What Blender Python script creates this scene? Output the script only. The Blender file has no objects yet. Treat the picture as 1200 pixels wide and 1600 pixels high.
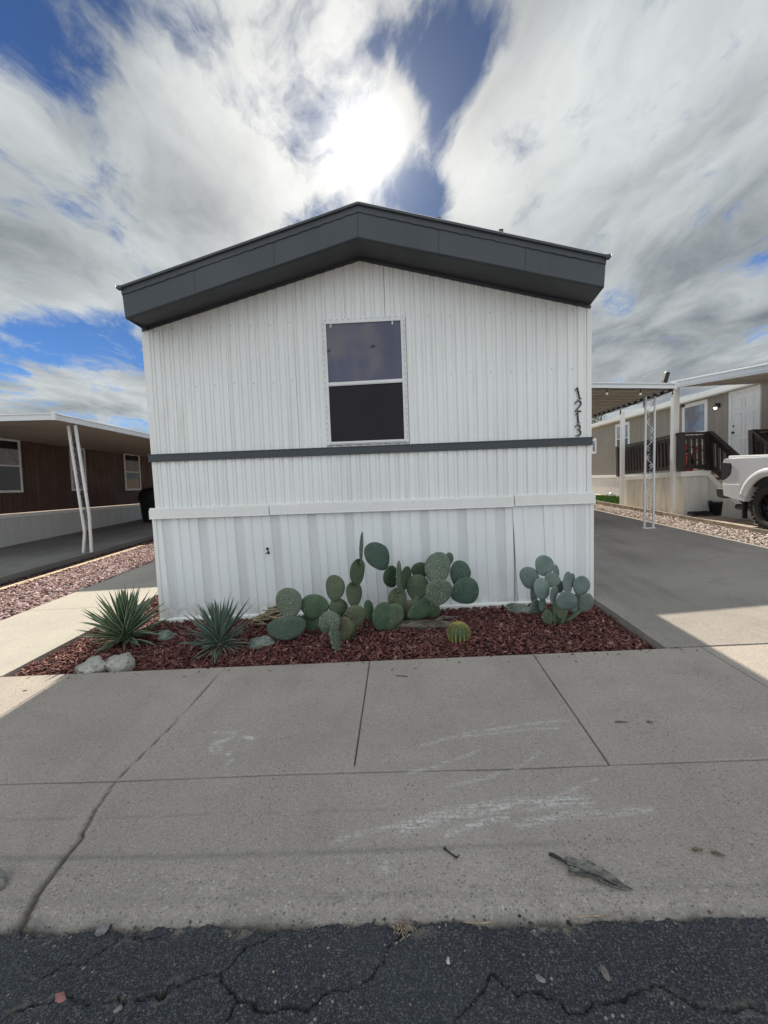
import bpy, math, random
import numpy as np
from mathutils import Vector, Matrix, Euler, Quaternion
R_ = math.radians
random.seed(7); rng = np.random.default_rng(11)
scene = bpy.context.scene

# ---------------------------------------------------------------- camera
FPX, PITCH, YAW, ROLL, CAMH = 680.0, -R_(4.6), .042, .0375, 1.5
def cam_basis():
    fw = Vector((-math.sin(YAW)*math.cos(PITCH), math.cos(YAW)*math.cos(PITCH), math.sin(PITCH)))
    r = Vector((math.cos(YAW), math.sin(YAW), 0)); u = r.cross(fw)
    return (r*math.cos(ROLL)-u*math.sin(ROLL), u*math.cos(ROLL)+r*math.sin(ROLL), fw)
cr, cu, cf = cam_basis()
cam_d = bpy.data.cameras.new('camera'); cam = bpy.data.objects.new('camera', cam_d)
scene.collection.objects.link(cam)
m = Matrix((cr, cu, -cf)).transposed().to_4x4(); m.translation = Vector((0, 0, CAMH))
cam.matrix_world = m
cam_d.sensor_fit = 'VERTICAL'; cam_d.sensor_height = 36; cam_d.sensor_width = 27
cam_d.lens = FPX/1600*36; cam_d.shift_y = -15/1600
cam_d.clip_start = .05; cam_d.clip_end = 600
scene.camera = cam
scene.view_settings.view_transform = 'Standard'; scene.view_settings.look = 'None'
scene.view_settings.gamma = 1; scene.view_settings.exposure = EXPOSURE = .78
scene.cycles.max_bounces = 8; scene.cycles.use_denoising = True

# ---------------------------------------------------------------- sun
SUN_EL, SUN_AZ = R_(34.5), R_(-3.4)
sun_dir = Vector((math.sin(SUN_AZ)*math.cos(SUN_EL), math.cos(SUN_AZ)*math.cos(SUN_EL), math.sin(SUN_EL)))
sl = bpy.data.lights.new('sun', 'SUN'); sl.energy = 4.9; sl.angle = R_(.5); sl.color = (1, .90, .74)
so = bpy.data.objects.new('sun', sl); scene.collection.objects.link(so)
so.rotation_euler = sun_dir.to_track_quat('Z', 'Y').to_euler()

# ---------------------------------------------------------------- sky
SKY_STRENGTH = .06
world = bpy.data.worlds.new('World'); scene.world = world; world.use_nodes = True
wn = world.node_tree.nodes; wl = world.node_tree.links; wn.clear()
def N(nodes, typ, **kw):
    n = nodes.new(typ)
    for k, v in kw.items(): setattr(n, k, v)
    return n
def W(t, **kw): return N(wn, t, **kw)
def wmath(op, a, b=None, c=None, clamp=False):
    n = W('ShaderNodeMath', operation=op, use_clamp=clamp)
    for i, v in enumerate((a, b, c)):
        if v is None: continue
        if hasattr(v, 'links'): wl.new(v, n.inputs[i])
        else: n.inputs[i].default_value = v
    return n.outputs[0]
def wrange(v, a, b, c, d, smooth=True):
    n = W('ShaderNodeMapRange', interpolation_type='SMOOTHSTEP' if smooth else 'LINEAR')
    wl.new(v, n.inputs[0])
    for i, x in enumerate((a, b, c, d)): n.inputs[i+1].default_value = x
    return n.outputs[0]
def wmix(f, a, b):
    n = W('ShaderNodeMix', data_type='RGBA')
    for s, v in ((n.inputs[0], f), (n.inputs[6], a), (n.inputs[7], b)):
        if hasattr(v, 'links'): wl.new(v, s)
        else: s.default_value = v if isinstance(v, (int, float)) else (*v, 1)
    return n.outputs[2]
def wvec(op, a, b=None, out=0):
    n = W('ShaderNodeVectorMath', operation=op)
    for i, v in enumerate((a, b)):
        if v is None: continue
        if hasattr(v, 'links'): wl.new(v, n.inputs[i])
        else: n.inputs[i].default_value = v
    return n.outputs['Value'] if op in ('DISTANCE', 'DOT_PRODUCT', 'LENGTH') else n.outputs[0]
def wnoise(v, scale, detail=8, rough=.55, dist=0., lac=2.):
    n = W('ShaderNodeTexNoise'); wl.new(v, n.inputs['Vector'])
    n.inputs['Scale'].default_value = scale; n.inputs['Detail'].default_value = detail
    n.inputs['Roughness'].default_value = rough; n.inputs['Distortion'].default_value = dist
    return n.outputs[0]
tc = W('ShaderNodeTexCoord'); D = tc.outputs['Generated']
sky = W('ShaderNodeTexSky', sky_type='NISHITA', sun_disc=False, sun_elevation=SUN_EL,
        sun_rotation=SUN_AZ, altitude=350, air_density=1.0, dust_density=.3, ozone_density=2.5)
def sky_dir(x, y):     # direction of a point of the sky seen in the photograph
    return ((cf + cr*((x-600)/FPX) + cu*((785-y)/FPX)).normalized())
sep = W('ShaderNodeSeparateXYZ'); wl.new(D, sep.inputs[0])
dz = wmath('ADD', wmath('MAXIMUM', sep.outputs[2], 0.), .16)
comb = W('ShaderNodeCombineXYZ')
wl.new(wmath('DIVIDE', sep.outputs[0], dz), comb.inputs[0]); wl.new(wmath('DIVIDE', sep.outputs[1], dz), comb.inputs[1])
P = comb.outputs[0]
#  cloud cover: where the banks and the gaps stand on the dome (x, y, radius, amount)
LOBES = [(300, 190, 330, .50), (120, 330, 260, .45), (470, 190, 230, .45), (330, 330, 170, .3), (60, 440, 130, .35), (545, 150, 110, .40), (590, 220, 80, .40), (250, 420, 140, .1),
         (110, 620, 150, .34), (20, 600, 110, .2), (190, 640, 100, .2), (960, 190, 270, .65), (1120, 330, 300, .55), (800, 300, 140, .5), (760, 330, 100, .35), (1000, 480, 220, .45), (1110, 40, 200, .35), (900, 80, 140, .35),
         (1060, 560, 160, .3), (640, 10, 70, .25), (350, 10, 140, .12), (640, 150, 60, .3), (1150, 480, 200, .2), (840, 140, 90, .3), (770, 210, 80, .35), (800, 10, 60, .2),
         (715, 60, 100, -.62), (780, 60, 60, -.35), (640, 85, 60, -.45), (590, 70, 40, -.2), (700, 140, 62, -.6), (684, 210, 40, -.5), (652, 270, 66, -.75), (672, 325, 55, -.55), (612, 312, 50, -.45),
         (60, 20, 150, -.6), (180, 40, 110, -.22), (100, 525, 75, -.6), (10, 535, 90, -.6), (190, 515, 85, -.55), (470, 348, 60, -.55), (540, 330, 35, -.3), (400, 370, 40, -.3), (960, 590, 45, -.35), (960, 275, 60, -.08)]
cov = None
for (x, y, r, a) in LOBES:
    if not a: continue
    dd = wvec('DISTANCE', D, sky_dir(x, y))
    v = wrange(dd, r/FPX*.92, 0, 0, a)
    cov = v if cov is None else wmath('ADD', cov, v)
back = wrange(sep.outputs[1], .25, -.3, 0, .5)
cov = wmath('ADD', wmath('MINIMUM', wmath('MAXIMUM', cov, -.80), .48), back)
sd = wvec('DISTANCE', D, sun_dir)
map1 = W('ShaderNodeMapping'); wl.new(P, map1.inputs[0])
map1.inputs['Rotation'].default_value = (0, 0, R_(30)); map1.inputs['Scale'].default_value = (1.0, .55, 1); map1.inputs['Location'].default_value = (3.1, 1.7, 0)
PM = map1.outputs[0]
warp = W('ShaderNodeTexNoise'); wl.new(PM, warp.inputs['Vector']); warp.inputs['Scale'].default_value = 1.3; warp.inputs['Detail'].default_value = 6
PW = wvec('ADD', PM, wvec('MULTIPLY', wvec('SUBTRACT', warp.outputs['Color'], (.5, .5, .5)), (.7, .7, .7)))
n1 = wnoise(PW, 3.2, 14, .60); n2 = wnoise(PW, 12.0, 12, .62); n3 = wnoise(wvec('ADD', PW, (7.3, 2.1, 0.)), 2.6, 12, .56)
map2 = W('ShaderNodeMapping'); wl.new(PW, map2.inputs[0]); map2.inputs['Rotation'].default_value = (0, 0, R_(-12)); map2.inputs['Scale'].default_value = (6., 2.6, 1)
n4 = wnoise(map2.outputs[0], 1.6, 10, .58)
shape = wmath('ADD', wmath('ADD', wmath('MULTIPLY_ADD', n1, 3.0, -1.5), wmath('MULTIPLY_ADD', n2, .9, -.45)), wmath('MULTIPLY_ADD', n4, .7, -.35))
dens = wmath('ADD', cov, shape)
alpha = wmath('POWER', wrange(dens, -.34, .40, 0, 1), 1.0)
fine = wmath('ADD', wmath('MULTIPLY_ADD', n2, 1.3, -.65), wmath('MULTIPLY_ADD', n4, .9, -.45))
thick = wrange(wmath('ADD', wmath('ADD', wmath('MULTIPLY_ADD', n3, 3.7, -1.85), wmath('MULTIPLY', dens, .30)), wmath('MULTIPLY', fine, .26)), -.55, 1.10, 0, 1, False)
for (x, y, r, a) in [(1130, 420, 280, .14), (1000, 500, 180, .12), (900, 190, 200, -.5), (1060, 60, 200, -.2), (420, 180, 200, -.35), (140, 480, 120, -.4), (120, 120, 160, .2), (720, 300, 80, -.5), (560, 200, 160, -.3)]:
    thick = wmath('ADD', thick, wrange(wvec('DISTANCE', D, sky_dir(x, y)), r/FPX, 0, 0, a), clamp=True)
streak = wrange(fine, -.4, .4, .90, 1.10, False)
CB = 1/SKY_STRENGTH
near_sun = wrange(sd, .46, .05, 0, 1)
bright = wmix(thick, (.385*CB, .41*CB, .412*CB), (.105*CB, .121*CB, .138*CB))
warm = wmix(near_sun, bright, wmix(thick, (.50*CB, .50*CB, .485*CB), (.31*CB, .312*CB, .308*CB)))
vv = W('ShaderNodeVectorMath', operation='SCALE'); wl.new(warm, vv.inputs[0]); wl.new(streak, vv.inputs['Scale'])
# cloud tops opposite the sun are lit from the front
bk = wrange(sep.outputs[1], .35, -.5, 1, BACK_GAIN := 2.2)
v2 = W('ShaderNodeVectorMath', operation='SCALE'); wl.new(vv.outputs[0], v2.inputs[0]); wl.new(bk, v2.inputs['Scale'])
skyd = wvec('MULTIPLY', sky.outputs[0], (.38, .60, .93))
skyv = W('ShaderNodeVectorMath', operation='SCALE'); wl.new(skyd, skyv.inputs[0]); wl.new(wrange(sd, .9, .15, 1.10, .42), skyv.inputs['Scale'])
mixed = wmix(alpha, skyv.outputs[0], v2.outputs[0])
g1 = wmath('EXPONENT', wmath('MULTIPLY', sd, -1/.13)); g2 = wmath('EXPONENT', wmath('MULTIPLY', sd, -1/.024))
glow = wmath('ADD', wmath('MULTIPLY', g1, .16*CB), wmath('MULTIPLY', g2, 2.0*CB))
gv = W('ShaderNodeVectorMath', operation='SCALE'); gv.inputs[0].default_value = (1, .96, .90); wl.new(glow, gv.inputs['Scale'])
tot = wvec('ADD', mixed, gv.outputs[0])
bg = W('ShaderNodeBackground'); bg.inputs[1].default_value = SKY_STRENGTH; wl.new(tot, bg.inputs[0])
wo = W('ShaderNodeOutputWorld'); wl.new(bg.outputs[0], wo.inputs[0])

# ---------------------------------------------------------------- helpers
COL = scene.collection
ORI = {}
def tag(o, label=None, cat=None, group=None, kind=None):
    if label: o['label'] = label
    if cat: o['category'] = cat
    if group: o['group'] = group
    if kind: o['kind'] = kind
    return o
def thing(name, label, cat, loc=(0, 0, 0), group=None, rot=(0, 0, 0)):
    e = bpy.data.objects.new(name, None); COL.objects.link(e); e.location = loc; e.rotation_euler = rot
    e.empty_display_size = .1; ORI[e] = Vector(loc)
    return tag(e, label, cat, group)
class MB:
    def __init__(s): s.v = []; s.f = []; s.m = []; s.s = []
    def add(s, vs, fs, mi=0, smooth=False):
        b = len(s.v); s.v += [tuple(p) for p in vs]
        for f in fs: s.f.append(tuple(b+i for i in f)); s.m.append(mi); s.s.append(smooth)
    def box(s, a, b, mi=0, rot=None, piv=None):
        x0, y0, z0 = a; x1, y1, z1 = b
        vs = [Vector(p) for p in ((x0,y0,z0),(x1,y0,z0),(x1,y1,z0),(x0,y1,z0),(x0,y0,z1),(x1,y0,z1),(x1,y1,z1),(x0,y1,z1))]
        if rot is not None:
            c = Vector(piv) if piv is not None else sum(vs, Vector())/8
            vs = [c + rot @ (p-c) for p in vs]
        s.add(vs, [(0,3,2,1),(4,5,6,7),(0,1,5,4),(1,2,6,5),(2,3,7,6),(3,0,4,7)], mi)
    def beam(s, p, q, w, h, mi=0, up=(0, 0, 1)):     # rectangular bar from p to q
        p, q = Vector(p), Vector(q); d = (q-p).normalized(); u = Vector(up)
        r = d.cross(u)
        if r.length < 1e-4: r = d.cross(Vector((0, 1, 0)))
        r.normalize(); u = r.cross(d)
        vs = [c + r*(w/2*a) + u*(h/2*b) for c in (p, q) for a, b in ((-1,-1),(1,-1),(1,1),(-1,1))]
        s.add(vs, [(3,2,1,0),(4,5,6,7),(0,1,5,4),(1,2,6,5),(2,3,7,6),(3,0,4,7)], mi)
    def tube(s, pts, rad, n=8, mi=0, caps=True, smooth=True):
        pts = [Vector(p) for p in pts]; k = len(pts)
        rs = rad if isinstance(rad, (list, tuple)) else [rad]*k
        d0 = (pts[1]-pts[0]).normalized(); r = d0.cross(Vector((0, 0, 1)))
        if r.length < 1e-3: r = d0.cross(Vector((1, 0, 0)))
        r.normalize(); vs = []
        for i, p in enumerate(pts):
            d = (pts[min(i+1, k-1)]-pts[max(i-1, 0)]).normalized()
            r = (r - d*r.dot(d)).normalized(); u = d.cross(r)
            vs += [p + (r*math.cos(2*math.pi*j/n) + u*math.sin(2*math.pi*j/n))*rs[i] for j in range(n)]
        fs = [(i*n+j, i*n+(j+1) % n, (i+1)*n+(j+1) % n, (i+1)*n+j) for i in range(k-1) for j in range(n)]
        if caps: fs += [tuple(range(n))[::-1], tuple((k-1)*n+j for j in range(n))]
        s.add(vs, fs, mi, smooth)
    def lathe(s, prof, c, n=24, mi=0, axis='Z', smooth=True):    # prof: (radius, height)
        vs = []
        for r, h in prof:
            for j in range(n):
                a = 2*math.pi*j/n; x, y = r*math.cos(a), r*math.sin(a)
                vs.append({'Z': (c[0]+x, c[1]+y, c[2]+h), 'X': (c[0]+h, c[1]+x, c[2]+y), 'Y': (c[0]+x, c[1]+h, c[2]+y)}[axis])
        fs = [(i*n+j, i*n+(j+1) % n, (i+1)*n+(j+1) % n, (i+1)*n+j) for i in range(len(prof)-1) for j in range(n)]
        s.add(vs, fs, mi, smooth)
    def prism(s, poly, a, b, axis='X', mi=0):      # polygon extruded along an axis
        def P(u, v, t): return {'X': (t, u, v), 'Y': (u, t, v), 'Z': (u, v, t)}[axis]
        n = len(poly)
        s.add([P(u, v, a) for u, v in poly] + [P(u, v, b) for u, v in poly],
              [tuple(range(n))[::-1], tuple(range(n, 2*n))] + [(i, (i+1) % n, n+(i+1) % n, n+i) for i in range(n)], mi)
    def build(s, name, mats, parent=None, bevel=0, local=False):
        off = ORI.get(parent, Vector()) if (parent is not None and not local) else Vector()
        me = bpy.data.meshes.new(name)
        v = np.array(s.v, dtype=float) - np.array(off)
        me.from_pydata(v.tolist(), [], s.f)
        for mm in (mats if isinstance(mats, (list, tuple)) else [mats]): me.materials.append(mm)
        me.polygons.foreach_set('material_index', s.m); me.polygons.foreach_set('use_smooth', s.s)
        import bmesh
        if len(s.f) < 60000:
            bm = bmesh.new(); bm.from_mesh(me); bmesh.ops.recalc_face_normals(bm, faces=bm.faces); bm.to_mesh(me); bm.free()
        o = bpy.data.objects.new(name, me); COL.objects.link(o)
        if parent is not None: o.parent = parent; ORI[o] = ORI.get(parent, Vector())
        else: ORI[o] = Vector()
        if bevel:
            b = o.modifiers.new('bevel', 'BEVEL'); b.width = bevel; b.segments = 2; b.limit_method = 'ANGLE'; b.angle_limit = R_(35)
        return o
def copy_tree(o, parent=None):
    c = o.copy(); COL.objects.link(c)
    if parent is not None: c.parent = parent
    for ch in [x for x in bpy.data.objects if x.parent is o]: copy_tree(ch, c)
    return c

# ---------------------------------------------------------------- materials
MATS = {}
class MT:
    """small node builder on Object coordinates"""
    def __init__(s, name, rough=.7, metal=0., spec=.5):
        s.m = bpy.data.materials.new(name); s.m.use_nodes = True
        s.n = s.m.node_tree.nodes; s.l = s.m.node_tree.links; s.n.clear()
        s.b = s.n.new('ShaderNodeBsdfPrincipled'); s.o = s.n.new('ShaderNodeOutputMaterial')
        s.l.new(s.b.outputs[0], s.o.inputs[0])
        s.b.inputs['Roughness'].default_value = rough; s.b.inputs['Metallic'].default_value = metal
        s.b.inputs['Specular IOR Level'].default_value = spec
        s.tc = s.n.new('ShaderNodeTexCoord').outputs['Object']; s.bumpn = None
    def sk(s, inp, v):
        if hasattr(v, 'links'): s.l.new(v, inp)
        elif isinstance(v, (tuple, list)) and len(v) == 3 and inp.type == 'RGBA': inp.default_value = (*v, 1)
        else: inp.default_value = v
    def map(s, scale=(1, 1, 1), loc=(0, 0, 0), rot=(0, 0, 0), v=None):
        n = s.n.new('ShaderNodeMapping'); s.l.new(v or s.tc, n.inputs[0])
        n.inputs['Scale'].default_value = scale; n.inputs['Location'].default_value = loc; n.inputs['Rotation'].default_value = rot
        return n.outputs[0]
    def noise(s, scale, detail=4, rough=.5, dist=0, v=None, out=0):
        n = s.n.new('ShaderNodeTexNoise'); s.l.new(v or s.tc, n.inputs['Vector'])
        n.inputs['Scale'].default_value = scale; n.inputs['Detail'].default_value = detail
        n.inputs['Roughness'].default_value = rough; n.inputs['Distortion'].default_value = dist
        return n.outputs[out]
    def voro(s, scale, feature='F1', out='Distance', v=None, rnd=1.):
        n = s.n.new('ShaderNodeTexVoronoi'); n.feature = feature; s.l.new(v or s.tc, n.inputs['Vector'])
        n.inputs['Scale'].default_value = scale; n.inputs['Randomness'].default_value = rnd
        return n.outputs[out]
    def rng(s, v, a, b, c=0., d=1., smooth=True):
        n = s.n.new('ShaderNodeMapRange'); n.interpolation_type = 'SMOOTHSTEP' if smooth else 'LINEAR'
        s.l.new(v, n.inputs[0])
        for i, x in enumerate((a, b, c, d)): n.inputs[i+1].default_value = x
        return n.outputs[0]
    def math(s, op, a, b=0., c=0., clamp=False):
        n = s.n.new('ShaderNodeMath'); n.operation = op; n.use_clamp = clamp
        for i, v in enumerate((a, b, c)): s.sk(n.inputs[i], v)
        return n.outputs[0]
    def mix(s, f, a, b, mode='MIX'):
        n = s.n.new('ShaderNodeMix'); n.data_type = 'RGBA'; n.blend_type = mode
        s.sk(n.inputs[0], f); s.sk(n.inputs[6], a); s.sk(n.inputs[7], b)
        return n.outputs[2]
    def xyz(s, v=None):
        n = s.n.new('ShaderNodeSeparateXYZ'); s.l.new(v or s.tc, n.inputs[0]); return n.outputs
    def attr(s, name, out='Fac'):
        n = s.n.new('ShaderNodeAttribute'); n.attribute_name = name; return n.outputs[out]
    def island(s):
        return s.n.new('ShaderNodeNewGeometry').outputs['Random Per Island']
    def ramp(s, v, stops):
        n = s.n.new('ShaderNodeValToRGB'); s.l.new(v, n.inputs[0]); e = n.color_ramp.elements
        while len(e) < len(stops): e.new(.5)
        for i, (p, c) in enumerate(stops): e[i].position = p; e[i].color = (*c, 1)
        return n.outputs[0]
    def color(s, v): s.sk(s.b.inputs['Base Color'], v); return s
    def roughn(s, v): s.sk(s.b.inputs['Roughness'], v); return s
    def bump(s, h, strength=.5, dist=.002):
        n = s.n.new('ShaderNodeBump'); s.l.new(h, n.inputs['Height'])
        n.inputs['Strength'].default_value = strength; n.inputs['Distance'].default_value = dist
        if s.bumpn: s.l.new(s.bumpn.outputs[0], n.inputs['Normal'])
        s.bumpn = n; s.l.new(n.outputs[0], s.b.inputs['Normal']); return s
def plain(name, col, rough=.6, metal=0., var=.12, scale=6., bump=0., bscale=60., spec=.5):
    t = MT(name, rough, metal, spec)
    dark = tuple(c*(1-var) for c in col); light = tuple(min(1, c*(1+var*.6)) for c in col)
    t.color(t.mix(t.rng(t.noise(scale, 6, .6), .3, .7), dark, light))
    if bump: t.bump(t.noise(bscale, 4, .6), bump, .002)
    return t.m
def panel_paint(name, col, dirt=(.45, .40, .33), amt=.35, rough=.42, streak=7., dents=.25):
    """painted corrugated metal with vertical run-off streaks and soft dents"""
    t = MT(name, rough)
    a = t.noise(1, 5, .6, v=t.map((streak*3, streak*3, .8)))
    b = t.noise(2.2, 4, .5)
    f = t.math('MULTIPLY', t.rng(a, .45, .8), t.rng(b, .3, .7))
    c = t.mix(t.rng(t.noise(1.1, 3), .3, .7), tuple(x*.93 for x in col), col)
    t.color(t.mix(t.math('MULTIPLY', f, amt), c, dirt))
    t.roughn(t.rng(b, .2, .8, rough-.08, rough+.15))
    t.bump(t.noise(1, 3, .5, v=t.map((5, 5, 1.2))), dents, .02)
    t.bump(t.noise(140, 3), .06, .001)
    return t
# --- the white house
t = panel_paint('white_siding_paint', (.83, .845, .85), (.44, .42, .39), .46)
z = t.xyz()[2]
WHITE = t.m
def skirt_paint(name, vent=False):
    t = panel_paint(name, (.83, .85, .87), (.5, .47, .42), .28)
    col = t.b.inputs['Base Color'].links[0].from_socket
    z = t.xyz()[2]
    splash = t.math('MULTIPLY', t.rng(z, .16, -.05), t.rng(t.noise(9, 5, .65), .42, .62))
    col = t.mix(t.math('MULTIPLY', splash, .55), col, (.36, .30, .22))
    if vent:
        v = t.map((1, 1, 1), rot=(0, R_(45), 0))
        n = t.n.new('ShaderNodeTexVoronoi'); n.feature = 'F1'; t.l.new(v, n.inputs['Vector']); n.inputs['Scale'].default_value = 62; n.inputs['Randomness'].default_value = 0
        hole = t.rng(n.outputs['Distance'], .40, .30)
        col = t.mix(t.math('MULTIPLY', hole, .5), col, (.16, .16, .17))
    t.color(col); return t.m
SKIRT = skirt_paint('white_skirting_paint'); SKIRTV = skirt_paint('vented_skirting_paint', True)
TRIM = panel_paint('white_trim_paint', (.80, .80, .79), (.4, .38, .34), .22, .4).m
CHAR = panel_paint('charcoal_paint', (.050, .060, .073), (.13, .13, .13), .2, .5, 5, .3).m
CHARD = panel_paint('charcoal_soffit_paint', (.040, .044, .050), (.09, .09, .09), .2, .55, 5, .3).m
NUMB = plain('black_number_paint', (.012, .012, .014), .4)
ALU = plain('white_aluminium_frame', (.72, .73, .75), .35, 0, .08)
SCREW = plain('rusty_screw_metal', (.10, .08, .07), .6, .4)
BLACK = plain('black_plastic', (.012, .012, .013), .5)
def glass(name, col, rough=.06, spec=.5, streaky=None):
    t = MT(name, rough, 0, spec)
    if streaky:
        a = t.noise(1, 3, .5, v=t.map((9, 9, .5)))
        q = t.noise(1.7, 3, .5); t.color(t.mix(t.rng(q, .45, .62), t.mix(t.rng(a, .38, .62), col, streaky), (.115, .105, .135)))  # large patches paint uneven reflection into the pane colour
    else: t.color(t.mix(t.rng(t.noise(3), .3, .7), tuple(c*.8 for c in col), col))
    return t.m
PANE = glass('reflection_tinted_drape_glass', (.055, .058, .112), .12, .55, (.072, .074, .135))  # blue-violet tint paints the reflected sky, streaks are the drapes
SCREEN = glass('dark_insect_screen', (.020, .018, .026), .55, .25)
GLASSD = glass('dark_window_glass', (.012, .014, .018), .05, .6)
GLASSB = glass('painted_sky_glass', (.16, .21, .28), .04, .9, (.22, .28, .36))  # pale blue base colour holds the reflected sky
CURTAIN = plain('pale_curtain', (.34, .34, .36), .9, var=.3, scale=14)
# --- ground
def concrete(name, base, warm, pit=1., seam=False, grimy=.5):
    t = MT(name, .88, 0, .3)
    c = t.mix(t.rng(t.noise(.9, 5, .55), .3, .7), base, warm)
    c = t.mix(t.math('MULTIPLY', t.rng(t.noise(3.3, 6, .65), .5, .78), .5*grimy), c, tuple(x*.55 for x in base))
    c = t.mix(t.math('MULTIPLY', t.rng(t.noise(1, 5, .6, v=t.map((2.6, .5, 1))), .48, .72), .5*grimy), c, tuple(x*.5 for x in base))
    c = t.mix(t.math('MULTIPLY', t.rng(t.noise(75, 4, .7), .35, .65), .42), c, tuple(x*.62 for x in base))
    c = t.mix(t.math('MULTIPLY', t.rng(t.noise(190, 3, .7), .50, .66), .6), c, tuple(min(1, x*1.38) for x in warm))
    # exposed sand grains and little dark pits
    g = t.voro(150); gc = t.voro(150, out='Color')
    sepc = t.n.new('ShaderNodeSeparateColor'); t.l.new(gc, sepc.inputs[0])
    sel = t.rng(sepc.outputs[0], .93-.03*pit, .95-.03*pit)
    pits = t.math('MULTIPLY', sel, t.rng(g, .42, .22))
    c = t.mix(t.math('MULTIPLY', pits, .85), c, (.05, .048, .046))
    pv = t.voro(62); pc = t.n.new('ShaderNodeSeparateColor'); t.l.new(t.voro(62, out='Color'), pc.inputs[0])
    c = t.mix(t.math('MULTIPLY', t.math('MULTIPLY', t.rng(pc.outputs[2], .955, .975), t.rng(pv, .36, .2)), .7), c, (.07, .066, .062))
    sel2 = t.math('MULTIPLY', t.rng(sepc.outputs[1], .9, .94), t.rng(g, .40, .22))
    c = t.mix(t.math('MULTIPLY', sel2, .5), c, (.62, .58, .52))
    if seam:
        co = t.attr('coarse')        # worn strip by the road: bare aggregate
        g2 = t.voro(75); c2 = t.voro(75, out='Color'); s2 = t.n.new('ShaderNodeSeparateColor'); t.l.new(c2, s2.inputs[0])
        st = t.mix(s2.outputs[1], (.13, .125, .12), (.50, .46, .42))
        m2 = t.math('MULTIPLY', t.math('MULTIPLY', co, t.rng(g2, .5, .34)), t.rng(s2.outputs[0], .45, .6))
        c = t.mix(t.math('MULTIPLY', m2, .75), c, st)
        c = t.mix(t.math('MULTIPLY', t.attr('grime'), .55), c, (.10, .10, .10))
        c = t.mix(t.math('MULTIPLY', t.attr('crack'), .9), c, (.045, .038, .033))
        sc = t.math('MULTIPLY', t.attr('scuff'), t.math('MULTIPLY', t.rng(t.noise(60, 5, .8), .42, .56), t.rng(t.noise(1, 4, .7, v=t.map((9, 70, 1), rot=(0, 0, -.12))), .38, .58)))
        c = t.mix(t.math('MULTIPLY', sc, .95), c, (.66, .65, .63))
        t.bump(g2, .35, .003)
    t.color(c)
    t.bump(t.noise(170, 4, .7), .4, .002)
    t.bump(pits, -.5, .002)
    return t.m
CONC = concrete('sidewalk_concrete', (.317, .281, .249), (.394, .351, .309), 2.3, True)
CONCP = concrete('path_concrete', (.36, .34, .30), (.43, .40, .35), 1.0)
CONCD = concrete('driveway_concrete', (.252, .229, .208), (.330, .300, .272), 1.2, grimy=1.)
CONCS = concrete('dark_slab_concrete', (.16, .155, .15), (.23, .225, .215), 1., grimy=1.)  # darker, greyer base than path and driveway
t = MT('asphalt', .86, 0, .35)
c = t.mix(t.rng(t.noise(1.5, 5), .3, .7), (.018, .021, .027), (.033, .037, .045))
v1 = t.voro(125); vc = t.voro(125, out='Color'); sc = t.n.new('ShaderNodeSeparateColor'); t.l.new(vc, sc.inputs[0])
st = t.mix(sc.outputs[0], (.028, .030, .035), (.13, .13, .135))
c = t.mix(t.math('MULTIPLY', t.rng(v1, .5, .3), t.rng(sc.outputs[1], .35, .75)), c, st)
c = t.mix(t.math('MULTIPLY', t.rng(t.noise(120, 4, .75), .5, .64), .55), c, (.095, .095, .10))
v3 = t.voro(48); v3c = t.voro(48, out='Color'); s3 = t.n.new('ShaderNodeSeparateColor'); t.l.new(v3c, s3.inputs[0])
c = t.mix(t.math('MULTIPLY', t.rng(v3, .26, .16), t.rng(s3.outputs[2], .93, .97)), c, (.26, .24, .24))
c = t.mix(t.math('MULTIPLY', t.rng(t.noise(230, 3, .7), .54, .66), .75), c, (.17, .17, .17))
c = t.mix(t.math('MULTIPLY', t.attr('dust'), t.rng(t.noise(30, 5, .7), .42, .62)), c, (.17, .15, .12))
c = t.mix(t.math('MULTIPLY', t.attr('crack'), .85), c, (.008, .008, .008))
t.color(c); t.bump(v1, -.7, .004); t.bump(t.noise(90, 4, .7), .5, .004); t.bump(t.noise(14, 3), .5, .01); ASPH = t.m
t = MT('dirt', .95, 0, .2); c = t.mix(t.rng(t.noise(4, 6, .6), .3, .7), (.24, .18, .13), (.36, .29, .22)); t.color(c); t.bump(t.noise(50, 5), .6, .01); DIRT = t.m
t = MT('dark_mulch_soil', .95, 0, .2); t.color(t.mix(t.rng(t.noise(60, 5), .3, .7), (.035, .014, .013), (.085, .03, .028))); t.bump(t.noise(70, 4), .8, .015); SOIL = t.m
def chips(name, stops, rough=.8, bump=.4, bs=120):
    t = MT(name, rough, 0, .3); c = t.ramp(t.island(), stops)
    c = t.mix(t.math('MULTIPLY', t.rng(t.noise(55, 4, .6), .4, .7), .4), c, tuple(x*.45 for x in stops[len(stops)//2][1]))
    c = t.mix(t.math('MULTIPLY', t.rng(t.noise(2.1, 5, .65), .50, .72), .34), c, tuple(.5*x+.5*y for x, y in zip(stops[-1][1], stops[-2][1])))
    t.color(c); t.bump(t.noise(bs, 3), bump, .002); return t.m
MULCH = chips('red_bark_chips', [(0, (.035, .017, .016)), (.3, (.115, .038, .035)), (.62, (.175, .060, .055)), (.88, (.26, .12, .105)), (1, (.34, .22, .18))])
GRAV = chips('pink_gravel', [(0, (.07, .04, .038)), (.25, (.24, .13, .125)), (.55, (.42, .28, .265)), (.8, (.55, .42, .39)), (1, (.72, .62, .58))], .85, .3)
t = MT('pavers', .9, 0, .3)
br = t.n.new('ShaderNodeTexBrick'); t.l.new(t.tc, br.inputs[0]); br.inputs['Scale'].default_value = 1; br.inputs['Brick Width'].default_value = .4; br.inputs['Row Height'].default_value = .2
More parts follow.
